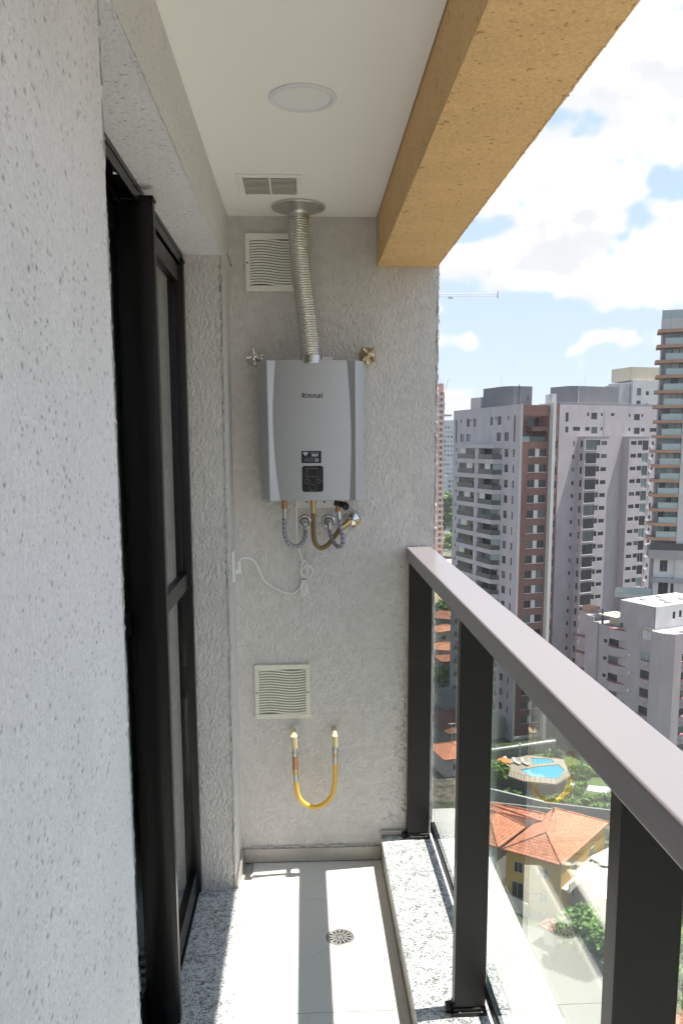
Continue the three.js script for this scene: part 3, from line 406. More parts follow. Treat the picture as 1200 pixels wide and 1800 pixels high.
// socket, plug and white cord
{ const t = thing('wall_socket', 'white socket plate on the short left wall', 'socket', [L, 1.335, -3.285]); part(t, 'face_plate', rbx(.0005, .009, -.062, .066, -.038, .038, .004), mat.whitePlastic); part(t, 'socket_insert', rbx(.009, .011, -.025, .025, -.022, .022, .001), mat.whitePlastic); }
{ const t = thing('power_cord', 'thin white power cord bundled under the heater and plugged in', 'cord');
  part(t, 'plug', [rbx(L + .0115, L + .034, 1.305, 1.325, -3.296, -3.274, .004), cyl([L + .026, 1.318, -3.285], [L + .027, 1.352, -3.285], .0085, .0065, 14)], mat.whitePlastic);
  part(t, 'cable', tube([[L + .027, 1.350, -3.285], [L + .036, 1.365, -3.29], [L + .058, 1.366, -3.31], [-.205, 1.345, -3.35], [-.185, 1.30, -3.375], [-.165, 1.255, -3.39], [-.125, 1.225, -3.396], [-.085, 1.205, -3.397], [-.045, 1.203, -3.396], [-.02, 1.228, -3.392], [-.004, 1.26, -3.385]], .0028, 140, 8), mat.whitePlastic);
  part(t, 'cable', tube([[-.030, 1.603, -3.33], [-.030, 1.53, -3.335], [-.030, 1.46, -3.35], [-.025, 1.40, -3.365], [-.012, 1.36, -3.375], [-.006, 1.33, -3.38]], .0028, 60, 8), mat.whitePlastic);
  const loop = (dx, dz, w, h0, h1) => tube([[-.004 + dx, h0, -3.385 + dz], [-.012 + dx - w, mix(h0, h1, .5), -3.38 + dz], [-.004 + dx, h1, -3.378 + dz], [.006 + dx + w, mix(h0, h1, .6), -3.38 + dz], [.000 + dx, h0 - .004, -3.384 + dz]], .0028, 50, 8);
  part(t, 'bundle', [loop(-.004, 0, .002, 1.262, 1.335), loop(.003, .006, .006, 1.262, 1.345), loop(.014, .010, .014, 1.268, 1.325), loop(0, .004, 0, 1.27, 1.195), loop(-.006, .008, -.003, 1.265, 1.19), tube([[.003, 1.265, -3.378], [.010, 1.23, -3.376], [.016, 1.20, -3.378]], .0028, 20, 8)], mat.whitePlastic);
  const tie = new THREE.TorusGeometry(.0115, .0014, 6, 24); tie.rotateX(Math.PI / 2 - .15); tie.translate(-.001, 1.264, -3.380); part(t, 'cable_tie', tie, mat.dark); }
// lower gas connection
{ const t = thing('gas_hose', 'yellow U shaped gas hose between two wall taps near the floor', 'hose'); const z = -3.298;
  part(t, 'hose_tube', tube([[-.044, .418, z], [-.043, .385, z], [-.030, .335, z - .002], [.002, .303, z - .003], [.040, .296, z - .003], [.078, .312, z - .002], [.108, .352, z], [.119, .41, z], [.121, .46, z], [.121, .492, z]], .0104, 110, 16), mat.yellowHose);
  part(t, 'wall_pipe', [cyl([-.051, .607, -D], [-.051, .603, z - .004], .0125, .0125, 18), cyl([-.051, .612, z], [-.049, .560, z], .0135, .0125, 18)], mat.creamPipe); part(t, 'pipe_collar', cyl([-.051, .607, -D], [-.051, .6065, -D + .03], .0185, .0165, 18), mat.teflon);
  part(t, 'wall_pipe', [cyl([.121, .604, -D], [.121, .602, z - .004], .0105, .0105, 18), cyl([.121, .611, z], [.121, .562, z], .0118, .0112, 18)], mat.creamPipe);
  part(t, 'brass_fitting', [cyl([-.049, .560, z], [-.0485, .540, z], .0095, .0095, 16), cyl([-.0485, .541, z], [-.048, .526, z], .0145, .0145, 6)], mat.dullChrome);
  part(t, 'copper_fitting', [cyl([-.048, .526, z], [-.0475, .512, z], .0118, .0118, 16), cyl([-.0475, .512, z], [-.047, .497, z], .0142, .0135, 6), cyl([-.047, .497, z], [-.0465, .484, z], .0115, .0115, 16), cyl([-.0465, .484, z], [-.046, .468, z], .0145, .0130, 6)], mat.copper);
  part(t, 'brass_fitting', [cyl([-.046, .468, z], [-.0455, .450, z], .0130, .0130, 6), cyl([-.0455, .450, z], [-.0452, .442, z], .0105, .0105, 16)], mat.brass); part(t, 'ferrule', cyl([-.0452, .443, z], [-.044, .412, z], .0108, .0108, 18), mat.dullChrome);
  part(t, 'brass_fitting', [cyl([.121, .562, z], [.121, .556, z], .010, .010, 16), cyl([.121, .556, z], [.121, .535, z], .0150, .0150, 6)], mat.dullChrome); part(t, 'brass_fitting', [cyl([.121, .535, z], [.121, .518, z], .0115, .0120, 16)], mat.brass); part(t, 'ferrule', cyl([.121, .519, z], [.121, .488, z], .0110, .0110, 18), mat.dullChrome); }
{ const t = thing('loose_wire', 'short dark wire end hanging from the ceiling corner above the jamb', 'wire'); part(t, 'wire', tube([[L + .0005, 2.56, -3.36], [L + .008, 2.54, -3.358], [L + .013, 2.52, -3.356]], .0016, 12, 6), mat.dark); const q = new THREE.SphereGeometry(.0035, 10, 8); q.translate(L + .013, 2.517, -3.356); part(t, 'wire_end', q, mat.dark); }

// ------------------------------------------------------------------ the city: helpers
const GY = -58;                                               // street level, 58 m under the balcony floor
const wgeo = {};
function winGeo(w, h, bars) { const k = w.toFixed(2) + '|' + h.toFixed(2) + bars; if (wgeo[k]) return wgeo[k]; const f = Math.min(.07, w * .14), d = .07, g = [bx(0, w, 0, f, 0, d), bx(0, w, h - f, h, 0, d), bx(0, f, f, h - f, 0, d), bx(w - f, w, f, h - f, 0, d)]; if (bars && w > .9) g.push(bx(w / 2 - .03, w / 2 + .03, f, h - f, .005, d - .005)); return wgeo[k] = [merge(g), bx(f, w - f, f, h - f, .015, .035)]; }
const panes = [[mat.pane, .52], [mat.paneMid, .74], [mat.paneCurtain, .84], [mat.paneTeal, .94], [mat.paneBrown, 1]];
const pick = (R, kind) => { if (kind === 'teal') { const q = R(); return q < .55 ? mat.paneTeal : q < .8 ? mat.paneCurtain : mat.pane; } if (kind === 'dark') return R() < .8 ? mat.pane : mat.paneMid; const q = R(); return panes.find(p => q <= p[1])[0]; };
// a wall with true openings and a window in each; x along the wall, y up, its face at z = 0 looking along +z before the turn
function facade(parent, W, H, holes, material, pos, turn, R, o = {}) {
  const s = new THREE.Shape(); s.moveTo(0, 0); s.lineTo(W, 0); s.lineTo(W, o.H2 ?? H); s.lineTo(0, H); s.closePath(); const t = o.t ?? .3;
  for (const [x, y, w, h] of holes) { const p = new THREE.Path(); p.moveTo(x, y); p.lineTo(x, y + h); p.lineTo(x + w, y + h); p.lineTo(x + w, y); p.closePath(); s.holes.push(p); }
  const g = new THREE.ExtrudeGeometry(s, { depth: t, bevelEnabled: false }); g.translate(0, 0, -t); const m = part(parent, o.name ?? 'wall', uvm(g), material, o.label); m.position.set(...pos); m.rotation.y = turn;
  const c = Math.cos(turn), n = Math.sin(turn);
  for (const [x, y, w, h, kind] of holes) { if (kind === 'none') continue; const [fg, pg] = winGeo(w - .004, h - .004, kind !== 'slit'); const dz = -.22; const f = part(parent, 'window', fg, kind === 'teal' ? mat.frameLight : mat.frame); f.position.set(pos[0] + c * (x + .002) + n * dz, pos[1] + y + .002, pos[2] - n * (x + .002) + c * dz); f.rotation.y = turn; part(f, 'pane', pg, pick(R, kind)); }
  return m;
}
function prism(pts, y0, y1) { const s = new THREE.Shape(); pts.forEach(([x, z], i) => i ? s.lineTo(x, -z) : s.moveTo(x, -z)); s.closePath(); const g = new THREE.ExtrudeGeometry(s, { depth: y1 - y0, bevelEnabled: false }); g.rotateX(-Math.PI / 2); g.translate(0, y0, 0); return uvm(g); }
function leaves(cx, cy, cz, rx, ry, rz, n, size, seed, clumps = 14) {
  const R = rng(seed), pos = [], C = []; for (let k = 0; k < clumps; k++) { const a = R() * 6.283, e = Math.asin(R() * 1.5 - .5), q = .45 + R() * .45; C.push([Math.cos(a) * Math.cos(e) * rx * q, Math.sin(e) * ry * q, Math.sin(a) * Math.cos(e) * rz * q, .28 + R() * .26]); }
  const v = V(0, 0, 0), u = V(0, 0, 0), w = V(0, 0, 0);
  for (let k = 0; k < n; k++) { const c = C[Math.floor(R() * clumps)]; const a = R() * 6.283, e = Math.asin(R() * 2 - 1), q = Math.pow(R(), .4) * c[3]; const x = cx + c[0] + Math.cos(a) * Math.cos(e) * rx * q, y = cy + c[1] + Math.sin(e) * ry * q * .9, z = cz + c[2] + Math.sin(a) * Math.cos(e) * rz * q;
    v.set(R() - .5, R() * .9, R() - .5).normalize(); u.set(R() - .5, R() - .5, R() - .5).cross(v).normalize(); w.copy(v).cross(u); const s = size * (.6 + R() * .8); const P = (a2, b2) => pos.push(x + u.x * a2 * s + w.x * b2 * s * .6, y + u.y * a2 * s + w.y * b2 * s * .6, z + u.z * a2 * s + w.z * b2 * s * .6);
    P(-1, 0); P(0, -1); P(1, 0); P(-1, 0); P(1, 0); P(0, 1); }
  const g = new THREE.BufferGeometry(); g.setAttribute('position', new THREE.Float32BufferAttribute(pos, 3)); g.computeVertexNormals(); return g;
}
function tree(x, y, z, h, r, label, seed, n = 900, size = .38, group) {
  const t = thing('tree', label, 'tree', [x, y, z], 0, group), ch = h * .42;
  part(t, 'trunk', [cyl([0, 0, 0], [.1, h * .5, 0], r * .09, r * .06, 8), cyl([.1, h * .45, 0], [r * .4, h * .7, r * .2], r * .05, r * .025, 6), cyl([.1, h * .42, 0], [-r * .35, h * .68, -r * .25], r * .05, r * .025, 6), cyl([.1, h * .5, 0], [0, h * .8, r * .1], r * .05, r * .02, 6)], mat.trunk);
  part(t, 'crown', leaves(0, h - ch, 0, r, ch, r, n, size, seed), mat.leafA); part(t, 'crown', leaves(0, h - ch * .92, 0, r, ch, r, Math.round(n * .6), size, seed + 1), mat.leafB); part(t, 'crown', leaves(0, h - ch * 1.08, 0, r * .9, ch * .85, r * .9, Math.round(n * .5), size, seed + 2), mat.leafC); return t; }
function bush(x, y, z, rx, ry, rz, label, seed, n, m = mat.leafA, group) { const t = thing('shrub', label, 'shrub', [x, y, z], 0, group); part(t, 'foliage', leaves(0, ry * .7, 0, rx, ry, rz, n, .28, seed, 10), m); part(t, 'foliage', leaves(0, ry * .8, 0, rx, ry, rz, n >> 1, .28, seed + 5, 9), mat.leafB); part(t, 'stem', cyl([0, 0, 0], [0, ry, 0], .06, .04, 5), mat.trunk); return t; }

// ------------------------------------------------------------------ ground
{ const g = new THREE.PlaneGeometry(16000, 16000, 1, 1); g.rotateX(-Math.PI / 2); g.translate(0, GY, 0); struct('ground', uvm(g), mat.ground, 'street level ground of the town far below'); }
{ const R = rng(404), g = new THREE.BoxGeometry(1, 1, 1); g.translate(0, .5, 0); const im = new THREE.InstancedMesh(g, M([.8, .8, .8]), 900), q = new THREE.Object3D(), col = new THREE.Color();
  for (let k = 0; k < 900; k++) { const a = -.9 + R() * 2.9, d = 520 + Math.pow(R(), .8) * 4200; q.position.set(Math.sin(a) * d, GY, -Math.cos(a) * d); q.rotation.y = R() * 1.5; q.scale.set(12 + R() * 22, R() < .18 ? 34 + R() * 32 : 6 + R() * 16, 12 + R() * 22); q.updateMatrix(); im.setMatrixAt(k, q.matrix); const v = .3 + R() * .35; im.setColorAt(k, col.setRGB(v * (1 + R() * .15), v, v * (.9 + R() * .1))); }
  im.name = 'far_city'; im.userData.kind = 'stuff'; im.userData.label = 'far off low city blocks fading towards the horizon'; shade(im); scene.add(im); }

// ------------------------------------------------------------------ tower with brick corner
{ const R = rng(11), t = thing('apartment_tower', 'lilac grey apartment tower with brown brick corner and stacked balconies', 'building', [41.454, GY, -157], Math.atan2(.2827, .9592));
  const h = [[.98, 59.9, .62, 5, 'slit'], [3.3, 64.2, .45, .75, 'slit'], [6.17, 63.3, 1.45, 1.65, 'dark'], [8.05, 64.3, .4, .62, 'slit'], [9.2, 63.25, 1.3, 1.7, 'dark'], [13.56, 65.1, .9, .6, 'dark'], [11.8, 63.4, .85, .6, 'dark'], [14.2, 63.45, .75, .55, 'dark'], [16.5, 63.4, 1.0, 1.65], [18.45, 64.4, .45, .68, 'slit'], [19.4, 63.4, 1.5, 1.7], [23.35, 64.35, .5, .75, 'slit'], [25.62, 60.1, .7, 5, 'slit'], [3.35, 60.1, 1.75, 1.65], [6.25, 60.15, 1.7, 1.55], [19.2, 60.2, 1.7, 1.7], [22.2, 60.2, 1.7, 1.7]];
  const F = 3.05, NF = 18;
  for (let k = 0; k < NF; k++) { const y = 57.1 - F * k; h.push([22.4, y, 1.45, 1.55, k % 4 ? 'dark' : ''], [25.6, y, .58, 1.52, 'slit'], [1.35, y + .9, .5, .72, 'slit'], [3.0, y - .5, 7.2, 2.1, k % 4 === 1 ? 'teal' : 'dark'], [13.2, y - .5, 7.4, 2.1, k % 3 === 1 ? 'teal' : 'dark']); }
  h.push([22.4, 1.2, 1.45, 1.6, 'dark'], [25.6, 1.2, .58, 1.5, 'slit']);
  facade(t, 28.1, 66.9, h, mat.lavender, [0, 0, -28.1], -Math.PI / 2, R, { H2: 67.15 });
  part(t, 'wall_panel', bx(-.06, .001, 59.7, 66.98, -17.45, -11.7), mat.lavLight, 'lighter flat panel at the top of the side');
  // balconies
  const top = [[-.002, -22.9], [-1.6, -22.9], [-1.6, -7.6], [-.002, -6.5]], edge = (p, y0, y1, th, a = 0, b = 1) => { const [A, B] = p, dx = B[0] - A[0], dz = B[1] - A[1], l = Math.hypot(dx, dz), nx = -dz / l * th, nz = dx / l * th; const L2 = (q) => [A[0] + dx * q, A[1] + dz * q]; const P0 = L2(a), P1 = L2(b); return prism([P0, P1, [P1[0] + nx, P1[1] + nz], [P0[0] + nx, P0[1] + nz]].reverse(), y0, y1); };
  part(t, 'balcony_roof', prism(top, 58.75, 59.6), mat.lavLight);
  for (let k = 0; k < NF + 1; k++) { const y = 56.55 - F * k; part(t, 'balcony_slab', prism(top, y - .88, y), mat.lavLight);
    if (k < NF + 1) { const rg = [[[-1.54, -22.8], [-1.54, -15.6]], [[-1.54, -13.6], [-1.54, -7.62]], [[-1.54, -7.6], [-.1, -6.62]]]; for (const e of rg) part(t, 'railing', edge(e, y + .002, y + .98, .05), mat.smoked);
      part(t, 'partition', bx(-1.4, -.01, y + .002, y + 2.168, -15.5, -13.7), mat.lavender);
      if (R() < .55) { const z = -22.5 + R() * 4; part(t, 'blind', bx(-1.5, -1.46, y + 1.05, y + 2.16, z, z + 2.6), mat.paneCurtain); }
      if (R() < .45) { const z = -13.2 + R() * 3; part(t, 'blind', bx(-1.5, -1.46, y + 1.05, y + 2.16, z, z + 2.3), R() < .4 ? mat.paneTeal : mat.paneCurtain); }
      if (R() < .5) part(t, 'balcony_glazing', edge([[-1.5, -7.62], [-.1, -6.66]], y + .99, y + 2.16, .03), R() < .5 ? mat.paneTeal : mat.pane); } }
  // brick corner front
  const hb = [[.3, 60.0, 5.8, 4.95, 'none']]; const FB = 2.98;
  for (let k = 0; k < 19; k++) { const y = 57.2 - FB * k; hb.push([1.85, y, 1.5, 1.46, 'dark'], [4.35, y, 1.6, 1.46, k % 5 === 1 ? '' : 'dark']); }
  facade(t, 6.4, 67.0, hb, mat.brick, [.005, 0, 0], 0, R, { label: 'brown brick corner wall' });
  for (let k = 0; k < 19; k++) { const y = 57.2 - FB * k; part(t, 'infill_panel', bx(3.41, 4.29, y - .02, y + 1.48, .001, .03), mat.whiteTrim); part(t, 'window_sill', bx(1.8, 6.0, y - .12, y - .03, .001, .07), mat.whiteTrim); }
  part(t, 'loggia', [bx(.3, 6.1, 60, 65.2, -2.6, -2.4), bx(6.1, 6.3, 60, 65.2, -2.6, -.31), bx(.08, .3, 60, 65.2, -2.6, -.31), bx(.3, 6.1, 59.9, 59.99, -2.4, -.31)], mat.brick); part(t, 'loggia_glazing', [bx(1.2, 2.7, 60, 62.1, -2.39, -2.3), bx(2.6, 5.4, 62.9, 64.7, -2.39, -2.3)], mat.pane); part(t, 'loggia_slab', bx(2.8, 6.09, 62.1, 62.95, -2.2, -.15), mat.brick);
  part(t, 'railing', bx(.32, 2.2, 60.0, 61.05, -.28, -.24), mat.paneTeal); part(t, 'railing', bx(2.25, 6.05, 60.0, 61.0, -.28, -.24), mat.smoked);
  part(t, 'corner_fin', [bx(-.25, .25, 0, 67.15, .002, .4)], mat.lavLight); part(t, 'corner_fin', bx(6.42, 7.1, 0, 67.4, -4, 1.15), mat.whiteTrim, 'white upright fin beside the brick');
  part(t, 'base_frame', bx(.26, 6.41, .55, 1.05, .003, .4), mat.whiteTrim); part(t, 'base_wall', bx(.26, 6.41, 0, .5, .003, .2), mat.greyWall);
  part(t, 'body', [bx(.31, 6.0, 0, 66.6, -28, -2.65), bx(.31, 6.0, 0, 59.8, -2.64, -.31)], mat.lavender);
  part(t, 'podium', bx(-4.2, -.005, 0, 4.2, -26, -2.5), mat.greyWall);
  part(t, 'water_tank_house', prism([[.9, -16.5], [.9, -8.5], [2.3, -6.8], [6.6, -6.8], [6.6, -16.5]].reverse(), 66.6, 71.0), mat.greyBlue, 'dark grey roof house'); part(t, 'roof_house', bx(.4, 4.4, 66.6, 69.3, -21, -16.51), mat.towerGrey);
  part(t, 'antenna', [cyl([2.6, 71, -12], [2.6, 73.6, -12], .05, .03, 6)], mat.crane); part(t, 'roof_post', [cyl([3.4, 66.6, -6.5], [3.4, 71.3, -6.5], .09, .09, 6), cyl([4.6, 66.6, -6], [5.2, 69.2, -6], .08, .08, 6), cyl([5.8, 66.6, -6], [5.2, 69.2, -6], .08, .08, 6)], mat.frame); }

// ------------------------------------------------------------------ tower with projecting bays
{ const R = rng(12), t = thing('apartment_tower', 'wide lilac grey apartment tower with two projecting bays and rows of windows', 'building', [56.887, GY, -187], Math.atan2(.4205, .9073));
  const h = [[3.65, 64.6, .9, 2.1, 'slit'], [10.2, 66.0, .65, .75, 'dark'], [11.5, 65.25, 1.85, 1.5, 'dark'], [14.5, 66.05, .62, .65, 'dark'], [17.75, 66.1, 1.1, .65, 'dark'], [23.6, 65.95, .5, .75, 'dark'], [25.3, 65.15, 1.95, 1.5, 'dark'], [27.82, 65.95, .55, .75, 'dark'], [3.7, 62.15, .9, 1.35, 'dark'], [6.0, 62.55, 2.2, .92, 'dark'], [9.8, 62.6, 1.35, .85, 'dark'], [11.65, 61.95, 1.9, 1.5, 'dark'], [14.62, 62.7, .62, .7, 'dark'], [23.66, 62.6, .6, .72, 'dark'], [25.5, 61.87, 1.95, 1.5, 'dark'], [27.85, 62.45, 1.3, .85, 'dark'], [30.85, 62.4, 2.35, .95, 'dark']];
  const F = 3.05, NF = 20, P0 = 2.1;
  for (let k = 0; k < NF; k++) { const y = 58.2 - F * k; if (y > .4) h.push([6.1, y + .95, .7, .95, 'slit'], [31.8, y + 1.0, .75, .9, 'slit']); }
  for (let k = 0; k < 22; k++) { const y = 64.7 - F * k; if (y > .4) h.push([.25, y - .1, 1.3, 1.75, k < 2 ? 'teal' : '']); }
  facade(t, 34, 68.75, h, mat.towerGrey, [0, 0, 0], 0, R, { H2: 68.95 });
  part(t, 'brick_strip', [bx(.005, .24, 0, 68.7, .001, .05), bx(1.56, 1.8, 0, 68.7, .001, .05), ...Array.from({ length: 22 }, (_, k) => bx(.241, 1.559, 66.36 - F * k, 67.63 - F * k, .001, .048)).filter((g, k) => k > 0), bx(.241, 1.559, 66.37, 68.7, .001, .048)], mat.brick, 'narrow brown brick strip at the left edge');
  part(t, 'groove', bx(15.55, 15.62, 61.3, 67.5, .001, .02), mat.frame);
  part(t, 'body', bx(0, 34, 0, 68.3, -14, -.31), mat.towerGrey); part(t, 'parapet', bx(-.05, 34.05, 68.96, 69.05, -.35, .05), mat.lavLight);
  const bay = (x0, x1, holesF, holesL) => { facade(t, x1 - x0, 61.15, holesF, mat.towerGrey, [x0, 0, P0], 0, R, { name: 'bay_wall' }); facade(t, P0 - .305, 61.15, holesL, mat.towerGrey, [x0, 0, .003], -Math.PI / 2, R, { name: 'bay_wall' }); part(t, 'bay_core', bx(x0 + .305, x1 - .005, 0, 60.9, .003, P0 - .31), mat.towerGrey); part(t, 'bay_cap', bx(x0 - .04, x1 + .04, 61.151, 61.25, .003, P0 + .05), mat.slateGrey); };
  const f1 = [], l1 = [], f2 = [];
  for (let k = 0; k < NF; k++) { const y = 58.05 - F * k; if (y < .4) continue; f1.push([.42, y, 3.4, 2.4, 'dark'], [3.84, y + 1.15, 1.0, 1.22, 'dark'], [5.2, y + 1.2, 1.8, .95, 'dark']); l1.push([.75, y + .7, .75, 1.6, 'slit']); f2.push([.55, y + 1.2, 1.85, .92, 'dark'], [2.85, y + 1.15, 1.45, 1.1, 'dark'], [4.4, y - .1, 2.0, 2.35, k % 2 ? 'teal' : '']); }
  bay(7.75, 15.35, f1, l1); bay(21.95, 28.6, f2, []);
  for (let k = 0; k < NF; k++) { const y = 58.05 - F * k; if (y < .4) continue; part(t, 'sill', bx(8.1, 11.7, y - .22, y - .05, P0 + .001, P0 + .22), mat.lavLight); part(t, 'air_unit', rbx(31.0, 31.7, y + .35, y + .9, .02, .35, .03), mat.whiteTrim); }
  part(t, 'roof_house', prism([[9.5, -12], [9.5, -6], [11.5, -4.5], [24.5, -4.5], [24.5, -12]].reverse(), 68.3, 73.2), mat.greyBlue, 'dark grey roof house'); part(t, 'chimney', bx(5.4, 6.8, 68.3, 71.2, -9, -7.6), mat.slab); part(t, 'antenna', cyl([16.8, 73.2, -8], [16.8, 76, -8], .06, .03, 6), mat.crane); part(t, 'antenna', [cyl([11.4, 68.3, -4.3], [11.4, 74.6, -4.3], .05, .03, 6), cyl([11.4, 74.3, -4.3], [13, 74.3, -4.3], .03, .03, 6)], mat.crane); part(t, 'vent_stack', bx(1.2, 2.5, 68.3, 71.0, -3, -2), mat.slab); }

// ------------------------------------------------------------------ white tower behind
{ const R = rng(13), t = thing('apartment_tower', 'white apartment tower with beige top standing behind the roof line', 'building', [104.2, GY, -260], .25);
  const h = []; for (let k = 0; k < 20; k++) { const y = 74.6 - 3.9 * k; if (y > 1) h.push([1.6, y, 1.6, 2.3, ''], [5.0, y + .1, 1.1, 1.3, 'dark'], [9.5, y, 1.6, 1.6, 'dark']); }
  facade(t, 16, 79.3, h, mat.whitePaint, [0, 0, 0], 0, R); part(t, 'body', bx(0, 16, 0, 79, -13, -.31), mat.whitePaint); part(t, 'top_storey', bx(-.3, 14, 79.31, 83.5, -11, -.6), mat.beige, 'beige top storey'); part(t, 'roof_stub', bx(-4, -.31, 60, 78, -9, -1), mat.slab); }

// ------------------------------------------------------------------ tower with brown balcony slabs
{ const R = rng(14), t = thing('apartment_tower', 'tall tower with brown balcony slabs and glass rails at the right edge', 'building', [72.1, GY, -167], -.36);
  for (let k = 0; k < 15; k++) { const y = 82.2 - 2.985 * k; part(t, 'balcony_slab', bx(-.5 - (k % 3) * .12, 4.95, y - .62, y, -3.2, 1.7), mat.terracotta); if (k < 14) { part(t, 'glass_rail', bx(.9 + (k * 37 % 5) * .1, 4.9, y - 2.985 + .003, y - 2.985 + 1.25, 1.45, 1.5), mat.tealGlass); if (k % 2) part(t, 'glass_rail', bx(.1, .15, y - 2.985 + .003, y - 2.985 + 1.1, -2.6, 1.44), mat.tealGlass);
      const w = [[1.15, 1.3], [2.55, 1.2], [3.85, 1.0]]; for (const [x, ww] of w) { const f = part(t, 'window', bx(x, x + ww, y - 2.98, y - .63, -.2, -.12), R() < .6 ? mat.paneCurtain : mat.frame); part(f, 'pane', bx(x + .06, x + ww - .06, y - 2.9, y - .75, -.118, -.1), R() < .5 ? mat.paneTeal : R() < .6 ? mat.paneCurtain : mat.pane); } } }
  part(t, 'wall', bx(.5, 5, 27, 84.1, -8, -.21), mat.slateGrey); part(t, 'corner_pillar', bx(4.96, 9, 27, 84.1, -8, 1.75), mat.slab, 'pale grey wall pillar'); part(t, 'parapet', bx(.05, 9, 82.21, 84.1, .4, 1.6), mat.slab);
  part(t, 'roof_rail', [bx(.1, 4.95, 84.15, 85.9, 1.3, 1.35)], mat.tealGlass); for (let k = 0; k < 6; k++) part(t, 'rail_post', bx(.08 + k * .95, .16 + k * .95, 84.11, 86.05, 1.36, 1.44), mat.frameLight);
  part(t, 'terrace_slab', bx(-.2, 9, 36.05, 37.85, -9, 2.3), mat.slateGrey, 'wide grey terrace slab under the balconies'); part(t, 'glass_rail', bx(-.1, 8.9, 37.86, 39.3, 2.2, 2.25), mat.smoked); part(t, 'terrace_slab', bx(.6, 9, 31.1, 32.0, -9, 2.1), mat.slateGrey);
  facade(t, 8.6, 36.0, [[1.2, 33.2, 1.5, 2.4, 'dark'], [4.2, 32.6, 1.8, 1.8, 'dark'], [1.1, 28.4, 1.9, 2.6, 'dark'], [3.5, 28.4, .9, 2.4, ''], [4.8, 28.3, 1.6, 2.6, 'dark'], [1.2, 24.5, 1.6, 2.2, 'dark'], [4.2, 24.5, 1.6, 2.2, 'dark']], mat.whitePaint, [.9, 0, .9], 0, R); part(t, 'base_body', bx(.95, 9.4, 0, 35.9, -13, .59), mat.whitePaint); part(t, 'side_terrace', bx(-6.5, .8, 27.4, 28.2, -3, 1.5), mat.slab); part(t, 'glass_rail', bx(-6.4, .7, 28.21, 29.6, 1.4, 1.45), mat.tealGlass); part(t, 'side_block', bx(-6, .85, 0, 27.35, -6, 1), mat.slateGrey); }

